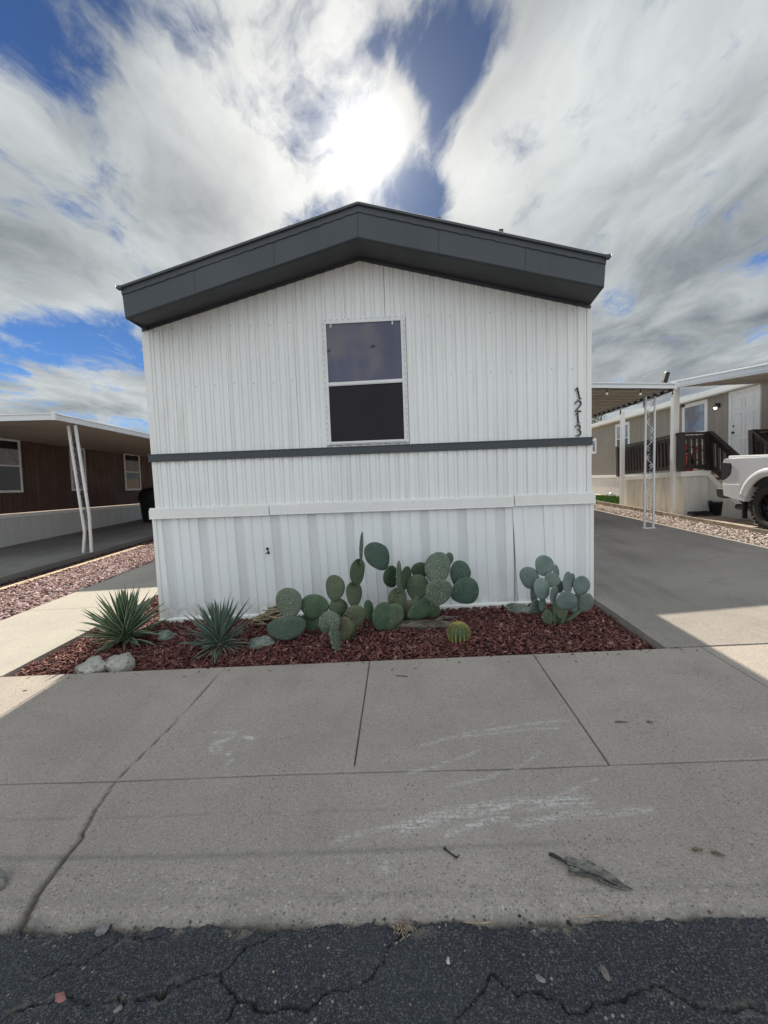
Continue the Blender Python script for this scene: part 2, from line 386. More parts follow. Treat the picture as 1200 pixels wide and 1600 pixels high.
br.inputs['Mortar Size'].default_value = .012; br.inputs['Color1'].default_value = (.40, .32, .26, 1); br.inputs['Color2'].default_value = (.50, .42, .35, 1); br.inputs['Mortar'].default_value = (.16, .12, .10, 1)
t.color(t.mix(t.math('MULTIPLY', t.rng(t.noise(9, 5), .4, .7), .4), br.outputs[0], (.2, .16, .13))); t.bump(br.outputs[1], -.5, .006); PAVER = t.m
GRASSM = chips('lawn_grass', [(0, (.05, .11, .02)), (.5, (.09, .19, .03)), (1, (.17, .26, .06))])
# --- plants
def padmat(name, a, b, blotch, spots=.4, spotcol=(.05, .07, .05), scale=60):
    t = MT(name, .55, 0, .35)
    c = t.mix(t.rng(t.noise(7, 5, .6), .3, .7), a, b)
    c = t.mix(t.math('MULTIPLY', t.rng(t.noise(16, 6, .7), .55, .72), .6), c, blotch)
    oi = t.n.new('ShaderNodeObjectInfo').outputs['Random']
    c = t.mix(t.math('MULTIPLY', oi, .42), c, tuple(x*.62 for x in a)); c = t.mix(t.rng(oi, .55, 1., 0, .30), c, blotch)
    c = t.mix(t.math('MULTIPLY', t.rng(t.noise(24, 5, .75), .63, .70), .75), c, (.26, .21, .13))
    v = t.voro(scale, rnd=.35); c = t.mix(t.math('MULTIPLY', t.rng(v, .28, .14), spots), c, spotcol)
    t.color(c); t.bump(t.noise(9, 3), .5, .02); t.bump(t.noise(40, 3), .4, .004); t.bump(v, -.5, .004); return t.m
PADM = [padmat('green_cactus_skin', (0.055, 0.100, 0.059), (0.091, 0.147, 0.085), (0.152, 0.141, 0.085)),
        padmat('dark_cactus_skin', (0.041, 0.082, 0.063), (0.072, 0.123, 0.095), (0.124, 0.141, 0.110), .3),
        padmat('grey_green_cactus_skin', (0.091, 0.125, 0.093), (0.145, 0.192, 0.144), (0.235, 0.243, 0.183)),
        padmat('aged_cactus_skin', (.068, .098, .060), (.112, .150, .086), (.19, .155, .09), .5),
        padmat('blue_cactus_skin', (0.117, 0.166, 0.152), (0.179, 0.237, 0.217), (0.235, 0.243, 0.207), .8, (0.048, 0.070, 0.067), 62)]
SPINE = plain('pale_cactus_spines', (.70, .67, .54), .6, var=.3, scale=40)
SPINED = plain('dark_cactus_spines', (.17, .15, .11), .6)
t = MT('sword_leaf', .42, 0, .5)
e = t.attr('edge'); c = t.mix(t.island(), (.032, .078, .040), (.080, .150, .078))
c = t.mix(t.math('MULTIPLY', t.rng(t.noise(1, 3, v=t.map((50, 50, 6))), .45, .65), .35), c, (.10, .16, .09))
c = t.mix(t.rng(e, .42, .8), c, (.58, .60, .42)); t.color(c); LEAF = t.m
t = MT('blue_sword_leaf', .48, 0, .5)
e = t.attr('edge'); c = t.mix(t.island(), (.040, .082, .062), (.092, .155, .122))
c = t.mix(t.rng(e, .50, .88), c, (.46, .49, .40)); t.color(c); LEAFB = t.m
DEAD = plain('dead_leaf', (.20, .16, .11), .9, var=.4, scale=20)
STONE = MT('garden_rock', .9, 0, .3); t = STONE
c = t.mix(t.rng(t.noise(7, 6, .65), .3, .7), (.26, .25, .22), (.48, .47, .43)); c = t.mix(t.math('MULTIPLY', t.rng(t.noise(18, 6, .7), .5, .7), .7), c, (.11, .12, .11))
c = t.mix(t.math('MULTIPLY', t.rng(t.voro(34), .22, .1), .6), c, (.10, .09, .08)); t.color(c); t.bump(t.noise(22, 8, .7), .8, .02); t.bump(t.noise(110, 4, .7), .5, .004); STONE = t.m
t = MT('green_grey_rock', .9, 0, .3); c = t.mix(t.rng(t.noise(9, 6, .65), .3, .7), (.10, .13, .11), (.27, .31, .27)); c = t.mix(t.rng(t.noise(26, 5, .7), .55, .7), c, (.05, .055, .05)); t.color(c); t.bump(t.noise(24, 8, .7), .9, .02); STONEG = t.m
WOOD = MT('weathered_wood', .9, 0, .25); t = WOOD; c = t.mix(t.rng(t.noise(1, 6, .6, v=t.map((6, 40, 40))), .35, .65), (.045, .036, .03), (.17, .145, .12)); t.color(c); t.bump(t.noise(1, 5, v=t.map((8, 60, 60))), .9, .01); WOOD = t.m
# --- neighbours
BROWN = panel_paint('brown_siding_paint', (.075, .036, .026), (.035, .022, .018), .4, .6, 6).m
NBW = panel_paint('white_neighbour_skirting', (.62, .62, .60), (.36, .33, .28), .45, .5).m
BEIGE = panel_paint('beige_siding_paint', (.275, .252, .218), (.19, .17, .145), .3, .6, 5).m
STAINW = panel_paint('stained_cream_skirting', (.80, .77, .69), (.50, .38, .24), .9, .5, 5).m
AWN = panel_paint('white_awning_metal', (.74, .76, .79), (.45, .44, .42), .25, .4).m
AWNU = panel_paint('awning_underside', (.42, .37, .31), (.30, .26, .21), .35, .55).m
DOORW = plain('white_door_paint', (.74, .74, .73), .4, var=.05)
DECKP = MT('dark_brown_deck_paint', .5); t = DECKP; t.color(t.mix(t.rng(t.noise(1, 4, v=t.map((9, 9, 2))), .3, .7), (.013, .009, .009), (.032, .022, .020))); t.bump(t.noise(30, 4), .2, .003); DECKP = t.m
TRUCKP = MT('white_truck_paint', .25, 0, .5); TRUCKP.color(TRUCKP.mix(TRUCKP.rng(TRUCKP.noise(2), .3, .7), (.63, .645, .67), (.68, .695, .72))); TRUCKP.b.inputs['Coat Weight'].default_value = .4; TRUCKP = TRUCKP.m
RUBBER = plain('tyre_rubber', (.018, .018, .018), .8, var=.3, scale=20, bump=.3)
RIMB = plain('black_rim_metal', (.010, .010, .012), .3, .6)
LENS = glass('smoked_tail_light', (.02, .02, .03), .08, .7)
CHROME = plain('scuffed_chrome', (.55, .55, .56), .25, .9)
BULB = plain('clear_bulb_glass', (.75, .75, .72), .15)
REDP = plain('red_paint', (.55, .02, .025), .4)
t = MT('lit_lamp'); t.b.inputs['Emission Color'].default_value = (1, .93, .8, 1); t.b.inputs['Emission Strength'].default_value = 1.2; t.color((.8, .8, .75)); LAMPLIT = t.m
FOL = chips('tree_foliage', [(0, (.03, .055, .02)), (.5, (.06, .10, .035)), (1, (.12, .17, .07))])
BARK = plain('tree_bark', (.12, .09, .07), .9, var=.4, scale=12, bump=.6)
# ================================================================ GROUND
def gz(x, y=0.):
    x = np.asarray(x, float); y = np.asarray(y, float)
    return .0245*np.clip(x, -12, 5.6) - .02*np.clip(x-5.6, 0, 1)*np.clip(y-9, 0, 30) - .0*y
def gzf(x, y=0.): return float(gz(x, y))
def vnoise(x, y, seed=0):
    """smooth value noise on arrays"""
    xi = np.floor(x).astype(np.int64); yi = np.floor(y).astype(np.int64); fx = x-xi; fy = y-yi
    def h(a, b):
        n = (a*374761393 + b*668265263 + seed*1442695041) & 0xffffffff
        n = ((n ^ (n >> 13))*1274126177) & 0xffffffff
        return ((n ^ (n >> 16)) & 0xffff)/65535.
    fx = fx*fx*(3-2*fx); fy = fy*fy*(3-2*fy)
    return (h(xi, yi)*(1-fx)+h(xi+1, yi)*fx)*(1-fy) + (h(xi, yi+1)*(1-fx)+h(xi+1, yi+1)*fx)*fy
def fbm(x, y, seed=0, o=4):
    return sum(vnoise(x*2**k, y*2**k, seed+k)/2**k for k in range(o))/sum(1/2**k for k in range(o))
def polydist(X, Y, pts):
    d = np.full(X.shape, 9.)
    for (x0, y0), (x1, y1) in zip(pts[:-1], pts[1:]):
        dx, dy = x1-x0, y1-y0; L = dx*dx+dy*dy+1e-12
        t = np.clip(((X-x0)*dx+(Y-y0)*dy)/L, 0, 1)
        d = np.minimum(d, np.hypot(X-x0-t*dx, Y-y0-t*dy))
    return d
def sheet(name, xs, ys, zf, mat_, attrs=None, kind='structure', mask=None, smooth=True):
    X, Y = np.meshgrid(xs, ys); Z = zf(X, Y); nx, ny = len(xs), len(ys)
    me = bpy.data.meshes.new(name)
    co = np.stack([X, Y, Z], -1).reshape(-1, 3)
    i = np.arange(nx*ny).reshape(ny, nx)
    q = np.stack([i[:-1, :-1], i[:-1, 1:], i[1:, 1:], i[1:, :-1]], -1).reshape(-1, 4)
    if mask is not None:
        q = q[mask(co[q].mean(1)[:, 0], co[q].mean(1)[:, 1])]
    me.vertices.add(len(co)); me.vertices.foreach_set('co', co.ravel())
    me.loops.add(q.size); me.loops.foreach_set('vertex_index', q.ravel().astype(np.int32))
    me.polygons.add(len(q)); me.polygons.foreach_set('loop_start', np.arange(0, q.size, 4, dtype=np.int32))
    me.polygons.foreach_set('loop_total', np.full(len(q), 4, np.int32))
    me.update(calc_edges=True); me.validate()
    me.polygons.foreach_set('use_smooth', np.full(len(me.polygons), smooth))
    for k, fn in (attrs or {}).items():
        a = me.attributes.new(k, 'FLOAT', 'POINT'); a.data.foreach_set('value', fn(X, Y).ravel().astype(np.float32))
    me.materials.append(mat_)
    o = bpy.data.objects.new(name, me); COL.objects.link(o)
    if kind: o['kind'] = kind
    return o
def joined(*a): return np.unique(np.round(np.concatenate(a), 4))
def around(c, w=.006): return np.array([c-w*1.3, c-w, c-w*.3, c+w*.3, c+w, c+w*1.3])

SCUFFS= [[(0.064, 2.243), (0.356, 2.346), (0.687, 2.387), (0.895, 2.418)], [(0.279, 2.304), (0.566, 2.334), (0.815, 2.343)], [(-0.009, 2.038), (0.119, 2.064), (0.344, 2.176)], [(0.169, 1.931), (0.353, 1.965), (0.486, 2.016), (0.666, 2.149)], [(0.64, 1.846), (0.855, 1.956)], [(-0.33, 1.651), (-0.202, 1.685), (-0.015, 1.728), (0.155, 1.801), (0.323, 1.81)], [(-0.042, 1.696), (0.151, 1.766), (0.318, 1.785), (0.464, 1.815), (0.753, 1.816)], [(0.432, 1.697), (0.629, 1.74), (0.818, 1.75), (1.002, 1.751)], [(0.141, 1.674), (0.392, 1.748)], [(-1.157, 2.416), (-1.027, 2.409)], [(-1.117, 2.324), (-1.065, 2.333), (-1.034, 2.367)], [(-0.945, 2.362), (-0.895, 2.359)], [(-0.998, 2.223), (-0.993, 2.218)], [(-0.96, 2.154), (-0.957, 2.154)], [(-1.123, 2.262), (-1.121, 2.29), (-1.093, 2.294), (-1.056, 2.259), (-1.064, 2.227), (-1.096, 2.234), (-1.123, 2.262)]]
SW = [.016, .013, .010, .012, .009, .016, .040, .026, .024, .009, .016, .015, .017, .016, .010]
CRACKS= [[(-1.6, .98), (-1.194, 1.071), (-1.157, 1.12), (-1.056, 1.146), (-0.911, 1.131), (-0.868, 1.11), (-0.81, 1.117), (-0.738, 1.16), (-0.671, 1.184), (-0.611, 1.184), (-0.532, 1.134), (-0.481, 1.123), (-0.421, 1.111), (-0.372, 1.103), (-0.32, 1.114), (-0.269, 1.14), (-0.196, 1.155), (-0.15, 1.179), (-0.104, 1.23), (-0.065, 1.266), (-0.044, 1.315)], [(-0.531, 1.131), (-0.543, 1.068), (-0.538, 1.034), (-.6, .6)], [(-1.158, 1.198), (-1.081, 1.233), (-0.984, 1.293), (-0.863, 1.312)], [(-0.611, 1.184), (-0.539, 1.263), (-0.47, 1.311)], [(-0.868, 1.11), (-0.869, 1.063), (-.92, .8)], [(0.227, 1.168), (0.265, 1.136), (0.35, 1.12), (0.429, 1.098), (0.517, 1.101), (0.614, 1.122), (0.67, 1.144), (0.709, 1.136), (0.774, 1.103), (0.831, 1.088), (0.941, 1.102), (1.043, 1.122), (1.5, 1.05)], [(1.018, 1.318), (1.062, 1.251), (1.132, 1.224), (1.5, 1.2)], [(0.227, 1.168), (0.159, 1.1), (0.074, 1.045), (-.1, .8)]]
JOINTL = [(-1.449, 3.29), (-1.464, 2.519), (-1.506, 2.036), (-1.472, 1.848), (-1.428, 1.689), (-1.417, 1.554), (-1.407, 1.449), (-1.377, 1.335)]

# wide dirt sheet down to the horizon
far = sheet('ground', joined(np.linspace(-300, 300, 31), np.linspace(-14, 14, 29)), joined(np.linspace(-200, 400, 31), np.linspace(-10, 30, 41)),
            lambda X, Y: gz(X, Y)-.13, DIRT)
# street
def edge_c(X): return 1.335 + (fbm(X*9, X*0+3, 5)-.5)*.035 + (fbm(X*45, X*0+9, 6)-.5)*.02      # worn lip of the concrete
def edge_a(X): return 1.322 + (fbm(X*7, X*0+1, 8)-.5)*.04 + (fbm(X*40, X*0+4, 9)-.5)*.025
WX = lambda X, Y: X+(fbm(X*16, Y*16, 21, 6)-.5)*.07
WY = lambda X, Y: Y+(fbm(X*16, Y*16, 25, 6)-.5)*.07
def crack_d(X, Y):
    Xw, Yw = WX(X, Y), WY(X, Y); d = np.full(X.shape, 9.)
    for i, c in enumerate(CRACKS): d = np.minimum(d, polydist(Xw, Yw, c)*(1. if i in (0, 5) else 1.5))
    return d
def asph_z(X, Y):
    near = (np.abs(X) < 2.6) & (Y > .4)
    z = gz(X, Y)-.014 + .010*(fbm(X*3, Y*3, 2)-.5) + np.where(near, (fbm(X*55, Y*55, 3, 3)-.5)*.006, 0)
    d = crack_d(X, Y); wdt = .0024+.004*fbm(X*9, Y*9, 31)**1.5
    z = z - .022*np.clip(1-d/wdt, 0, 1)*near + .003*np.clip(1-d/.035, 0, 1)*near
    return z - .06*np.clip((Y-edge_a(X))/.014, 0, 1)
sheet('street', joined(np.linspace(-60, 60, 25), np.arange(-2.2, 2.2, .0055)), joined(np.linspace(-9, .5, 12), np.arange(.62, 1.39, .0055)), asph_z, ASPH,
      {'crack': lambda X, Y: np.clip(1.2-crack_d(X, Y)/(.0028+.004*fbm(X*9, Y*9, 31)**1.5), 0, 1),
       'dust': lambda X, Y: np.clip(np.clip(1-(edge_a(X)-Y)/.05, 0, 1)*1.2*(fbm(X*5, Y*5, 60) > .5) + .5*np.clip(1-crack_d(X, Y)/.03, 0, 1)*(fbm(X*4, Y*4, 61) > .56), 0, 1)})
# far kerb of the street
sheet('far_sidewalk', np.linspace(-60, 60, 25), np.array([-13., -11., -9.02]), lambda X, Y: gz(X, Y), CONCP)
# sidewalk with its rolled edge and joints
JX = [-5.27, -4.01, -2.75, -.292, .962, 2.222, 3.48, 4.74]
def joint_d(X, Y):
    d = np.abs(Y-2.038+.004*np.sin(X*3))
    for j in JX:
        if j == -.292: dd = np.where(Y > 2.09, np.abs(X-j+.006*(Y-2.6)), 9)
        elif j == .962: dd = np.where(Y > 2.038, np.abs(X-j-.006*(Y-2.6)), 9)
        else: dd = np.where(Y > 2.038, np.abs(X-j), 9)
        d = np.minimum(d, dd)
    return d
def jl_d(X, Y):
    w = np.clip((2.05-Y)/.3, 0, 1)
    return polydist(X+w*(fbm(X*0+7, Y*22, 41)-.5)*.022, Y, JOINTL)
def jl_w(X, Y): return .0055 + .006*np.clip((2.05-Y)/.4, 0, 1) + .02*np.clip((1.62-Y)/.3, 0, 1)*fbm(X*60, Y*60, 43)
def conc_z(X, Y):
    near = np.abs(X) < 3.7
    z = gz(X, Y) + .004*(fbm(X*1.3, Y*1.3, 12)-.5)*near
    z = z - .012*np.clip(1-joint_d(X, Y)/.005, 0, 1)**.7
    z = z - .018*np.clip(1-jl_d(X, Y)/jl_w(X, Y), 0, 1)**.8
    fr = np.clip((1.62-Y)/.3, 0, 1)
    z = z - fr*.008*np.clip(fbm(X*28, Y*28, 15)-.55, 0, 1)*4*near - fr*.0015*fbm(X*80, Y*80, 16)
    z = z - .018*np.clip((1.40-Y)/.07, 0, 1)**2
    return z - .05*np.clip((edge_c(X)-Y)/.012, 0, 1)
def scuff(X, Y):
    Xw, Yw = X+(fbm(X*9, Y*9, 51)-.5)*.03, Y+(fbm(X*9, Y*9, 52)-.5)*.03
    a = np.zeros(X.shape)
    for p, w in zip(SCUFFS, SW):
        k = 1 if w > .03 or len(p) < 3 else .75
        a = np.maximum(a, k*np.clip(1.25-polydist(Xw, Yw, p)/w, 0, 1))
    blot = np.clip(1-np.hypot(X+.11, (Y-1.53)*1.4)/.06, 0, 1)*.6
    a = a*(.35+.9*fbm(X*6, Y*25, 53))
    for p, w in zip(SCUFFS[9:], SW[9:]): a = np.maximum(a, 1.0*np.clip(1.5-polydist(Xw, Yw, p)/w, 0, 1))
    return np.maximum(a, blot)
def grime(X, Y):
    b = .7*np.exp(-((Y-1.60-.01*np.sin(X*2))/.012)**2)*np.clip(1.1-X, 0, 1) + .5*np.exp(-((Y-1.80)/.008)**2)*np.clip(.4-X, 0, 1)*(fbm(X*8, Y*0, 71) > .4)
    b = b + .35*np.exp(-((Y-1.42)/.02)**2)*fbm(X*5, Y*9, 72) + 1.5*np.clip(1-(Y-edge_c(X))/.04, 0, 1)*fbm(X*12, Y*12, 73)
    b = b + .25*np.clip(fbm(X*2.5, Y*6, 74)-.55, 0, 1)*3
    return np.clip(b*(.5+fbm(X*10, Y*30, 75)), 0, 1)
sheet('sidewalk', joined(np.linspace(-60, 60, 25), np.arange(-3.7, 3.7, .011), *[around(j) for j in JX]),
      joined(np.arange(1.30, 1.45, .006), np.arange(1.45, 3.29, .012), around(2.038)), conc_z, CONC,
      {'scuff': scuff, 'grime': grime,
       'coarse': lambda X, Y: np.clip((1.78-Y)/.35, 0, 1)*np.clip(.4+1.2*fbm(X*2, Y*4, 77), 0, 1),
       'crack': lambda X, Y: np.clip(np.maximum(1.15-jl_d(X, Y)/jl_w(X, Y), 1.1-joint_d(X, Y)/.0055), 0, 1)})
# vertical back edge of the sidewalk slab
mb = MB()
for a, b in ((-60, -12), (-12, 1.965)):
    n = 20
    for i in range(n):
        x0, x1 = a+(b-a)*i/n, a+(b-a)*(i+1)/n
        mb.add([(x0, 3.288, gzf(x0)-.12), (x1, 3.288, gzf(x1)-.12), (x1, 3.288, gzf(x1)-.001), (x0, 3.288, gzf(x0)-.001)], [(0, 1, 2, 3)])
tag(mb.build('sidewalk_edge', CONCP), kind='structure')
# slabs as closed boxes following the cross slope
def slab(name, poly, y0, y1, mat_, top=0., joints=(), nseg=40, skew=None, crossj=()):
    """poly: (x_left, x_right); real grooves at the joints"""
    x0, x1 = poly
    xs = joined(np.linspace(x0, x1, 24), *[around(j, .005) for j in crossj]); ys = joined(np.linspace(y0, y1, nseg), *[around(j, .005) for j in joints])
    def zf(X, Y):
        z = gz(X, Y)+top
        for j in joints: z = z-.012*(np.abs(Y-j) < .0045)
        for j in crossj: z = z-.012*(np.abs(X-j) < .0045)
        return z
    o = sheet(name, xs, ys, zf, mat_, smooth=False)
    mb = MB()
    for (xa, ya, xb, yb) in ((x0, y0, x1, y0), (x1, y0, x1, y1), (x1, y1, x0, y1), (x0, y1, x0, y0)):
        mb.add([(xa, ya, gzf(xa, ya)-.14), (xb, yb, gzf(xb, yb)-.14), (xb, yb, gzf(xb, yb)+top), (xa, ya, gzf(xa, ya)+top)], [(0, 1, 2, 3)])
    e = mb.build(name+'_edge', mat_); tag(e, kind='structure')
    return o
slab('driveway', (1.968, 5.28), 3.300, 24, CONCD, .004, (5.02, 8.0, 11.0, 14.), 60, crossj=())
slab('garden_path', (-4.72, -3.31), 3.300, 24, CONCP, .002, (5.12, 6.9, 8.7, 10.5), 60)
slab('neighbour_driveway', (-10.9, -6.66), 3.300, 26, CONCS, .09, (7.6, 11.5), 40)
slab('paver_yard', (6.22, 9.3), 3.300, 13.2, PAVER, .015, (), 20)
# narrow strips beside the two driveways
slab('dirt_strip', (-6.38, -6.18), 3.300, 10.2, plain('sandy_strip', (.50, .40, .29), .95, var=.25, scale=14, bump=.5), -.01, (), 20)
slab('sandy_path', (6.05, 6.22), 3.300, 24, plain('sandy_edging', (.46, .37, .28), .95, var=.3, scale=9, bump=.5), .02, (), 20)
sheet('sand_bed', joined(np.linspace(6.22, 9.6, 12)), joined(np.linspace(13.2, 26, 20)), lambda X, Y: gz(X, Y)+.005, bpy.data.materials['sandy_edging'])
# soil below the mulch and the gravel
def bed_z(X, Y):
    return gz(X, Y)-.045 + .022*(fbm(X*2.2, Y*2.2, 90)-.5) - .02*np.clip(1-(Y-3.29)/.1, 0, 1) - .035*np.clip(1-(1.96-X)/.25, 0, 1)
def bed_zf(x, y): return float(bed_z(np.array([x]), np.array([y]))[0])
sheet('garden_bed_soil', joined(np.arange(-3.31, 1.97, .06), [1.967]), joined(np.arange(3.29, 4.62, .05), np.arange(4.62, 12, .4)), bed_z, SOIL)
sheet('gravel_soil', joined(np.linspace(-6.66, -4.72, 12)), joined(np.linspace(3.29, 24, 60)), lambda X, Y: gz(X, Y)-.05, SOIL)
sheet('gravel_soil', joined(np.linspace(5.28, 6.05, 6)), joined(np.linspace(3.29, 24, 60)), lambda X, Y: gz(X, Y)-.04, DIRT)

# loose chips and stones: nobody could count them
def scatter(name, pts, sizes, shape, mat_, label, flat=1., tilt=.5):
    """one mesh; shape 'chip' = split bark sliver, 'stone' = broken pebble"""
    n = len(pts)
    if shape == 'chip':
        base = np.array([(-.5, -.14, -.07), (.42, -.19, -.06), (.5, .10, -.07), (-.36, .18, -.06), (-.46, -.10, .07), (.40, -.13, .08), (.46, .07, .05), (-.38, .13, .07)])
        fc = np.array([(0, 3, 2, 1), (4, 5, 6, 7), (0, 1, 5, 4), (1, 2, 6, 5), (2, 3, 7, 6), (3, 0, 4, 7)])
    else:
        p = (1+5**.5)/2
        base = np.array([(-1, p, 0), (1, p, 0), (-1, -p, 0), (1, -p, 0), (0, -1, p), (0, 1, p), (0, -1, -p), (0, 1, -p), (p, 0, -1), (p, 0, 1), (-p, 0, -1), (-p, 0, 1)])/3.8
        fc = np.array([(0,11,5),(0,5,1),(0,1,7),(0,7,10),(0,10,11),(1,5,9),(5,11,4),(11,10,2),(10,7,6),(7,1,8),(3,9,4),(3,4,2),(3,2,6),(3,6,8),(3,8,9),(4,9,5),(2,4,11),(6,2,10),(8,6,7),(9,8,1)])
    nb = len(base)
    V = base[None]*(1+rng.uniform(-.28, .28, (n, nb, 3)))
    V = V*np.stack([sizes, sizes*rng.uniform(.65, 1.2, n), sizes*rng.uniform(.55, 1.1, n)*flat], -1)[:, None, :]
    ax, az = rng.normal(0, tilt, n), rng.uniform(0, 6.283, n); ay = rng.normal(0, tilt, n)
    def rot(V, a, i, j):
        c, s = np.cos(a)[:, None], np.sin(a)[:, None]; A, B = V[..., i].copy(), V[..., j].copy()
        V[..., i] = A*c-B*s; V[..., j] = A*s+B*c
    rot(V, ax, 1, 2); rot(V, ay, 0, 2); rot(V, az, 0, 1)
    V = V+pts[:, None, :]
    F = (fc[None]+(np.arange(n)*nb)[:, None, None]).reshape(-1, fc.shape[1])
    me = bpy.data.meshes.new(name); k = fc.shape[1]
    me.vertices.add(n*nb); me.vertices.foreach_set('co', V.ravel())
    me.loops.add(F.size); me.loops.foreach_set('vertex_index', F.ravel().astype(np.int32))
    me.polygons.add(len(F)); me.polygons.foreach_set('loop_start', np.arange(0, F.size, k, dtype=np.int32)); me.polygons.foreach_set('loop_total', np.full(len(F), k, np.int32))
    me.update(calc_edges=True); me.materials.append(mat_)
    o = bpy.data.objects.new(name, me); COL.objects.link(o); tag(o, label, kind='stuff'); return o
def rand_pts(n, x0, x1, y0, y1, zf, dz=(0, .02), keep=None):
    x = rng.uniform(x0, x1, n); y = rng.uniform(y0, y1, n)
    if keep is not None: k = keep(x, y); x, y = x[k], y[k]
    return np.stack([x, y, zf(x, y)+rng.uniform(*dz, len(x))], -1)
under_house = lambda x, y: ~((x > -2.66) & (x < 1.96) & (y > 4.56))
p = rand_pts(24000, -3.29, 1.955, 3.30, 4.62, bed_z, (.0, .032), under_house)
p = np.concatenate([p, rand_pts(5200, -3.29, -2.66, 4.6, 8, bed_z, (.0, .03), under_house)])
scatter('bark_mulch', p, .014+.075*rng.beta(1.6, 3.4, len(p)), 'chip', MULCH, 'dark red bark chips filling the bed in front of the white house', 1., .42)
# a few strays on the paving
p = rand_pts(190, -3.6, 2.3, 3.0, 3.29, lambda x, y: gz(x, y)+.003, (0, .003), lambda x, y: rng.uniform(0, 1, len(x)) < ((y-3.05)/.24)**2)
scatter('stray_bark', p, rng.uniform(.012, .03, len(p)), 'chip', MULCH, 'stray bark chips spilled on the edge of the sidewalk', .8, .15)
p = rand_pts(26000, -6.13, -4.73, 4.2, 13, lambda x, y: gz(x, y)-.045, (0, .05))
scatter('pink_gravel', p, rng.uniform(.022, .052, len(p)), 'stone', GRAV, 'pinkish crushed gravel strip between the left path and the neighbour driveway', .8)
p = rand_pts(3500, -6.64, -6.42, 4.5, 13, lambda x, y: gz(x, y)-.045, (0, .04))
scatter('dark_mulch', p, rng.uniform(.03, .06, len(p)), 'chip', plain('old_dark_bark', (.05, .022, .02), .9, var=.5, scale=30), 'dark old bark along the edge of the neighbour driveway', 1.)
p = rand_pts(1600, -6.18, -6.06, 4.5, 11, lambda x, y: gz(x, y)-.02, (0, .03))
scatter('red_bark_line', p, rng.uniform(.03, .06, len(p)), 'chip', MULCH, 'thin line of red bark beside the pink gravel', 1.)
p = rand_pts(15000, 5.30, 6.04, 5.2, 19, lambda x, y: gz(x, y)-.035, (0, .05))
scatter('tan_gravel', p, rng.uniform(.02, .05, len(p)), 'stone', chips('tan_gravel_stone', [(0, (.16, .12, .10)), (.3, (.42, .33, .28)), (.65, (.60, .50, .44)), (1, (.80, .74, .68))]), 'tan crushed gravel strip right of the shaded driveway', .8)
p = rand_pts(1500, -1.9, 1.6, 1.15, 1.36, lambda x, y: gz(x, y)-.016, (0, .006), lambda x, y: (np.abs(y-1.325) < rng.uniform(0, .03, len(x))))
scatter('edge_grit', p, rng.uniform(.004, .013, len(p)), 'stone', chips('grit_stone', [(0, (.03, .03, .03)), (.5, (.10, .10, .10)), (.9, (.22, .19, .16)), (1, (.4, .33, .24))]), 'loose grit along the broken asphalt edge', .9)
p = rand_pts(500, -2.0, 1.8, .6, 1.3, lambda x, y: gz(x, y)-.012, (0, .002))
scatter('road_grit', p, rng.uniform(.003, .009, len(p)), 'stone', bpy.data.materials['grit_stone'], 'scattered grit on the asphalt', .9)
# lawn far right
n = 9000
mbx = rand_pts(n, 6.3, 8.6, 14.3, 18.5, lambda x, y: gz(x, y)+.01)
V = np.zeros((n, 3, 3)); w = rng.uniform(.006, .012, n); a = rng.uniform(0, 6.28, n); h = rng.uniform(.04, .09, n)
V[:, 0] = mbx + np.stack([w*np.cos(a), w*np.sin(a), 0*w], -1); V[:, 1] = mbx - np.stack([w*np.cos(a), w*np.sin(a), 0*w], -1)
V[:, 2] = mbx + np.stack([rng.normal(0, .02, n), rng.normal(0, .02, n), h], -1)
me = bpy.data.meshes.new('lawn'); me.from_pydata(V.reshape(-1, 3).tolist(), [], np.arange(3*n).reshape(-1, 3).tolist()); me.materials.append(GRASSM)
o = bpy.data.objects.new('lawn_grass', me); COL.objects.link(o); tag(o, 'small patch of bright green grass beside the beige home', kind='stuff')
sheet('lawn', np.linspace(6.28, 8.62, 4), np.linspace(14.28, 18.52, 4), lambda X, Y: gz(X, Y)+.012, plain('lawn_base', (.06, .13, .02), .9, var=.4, scale=20))
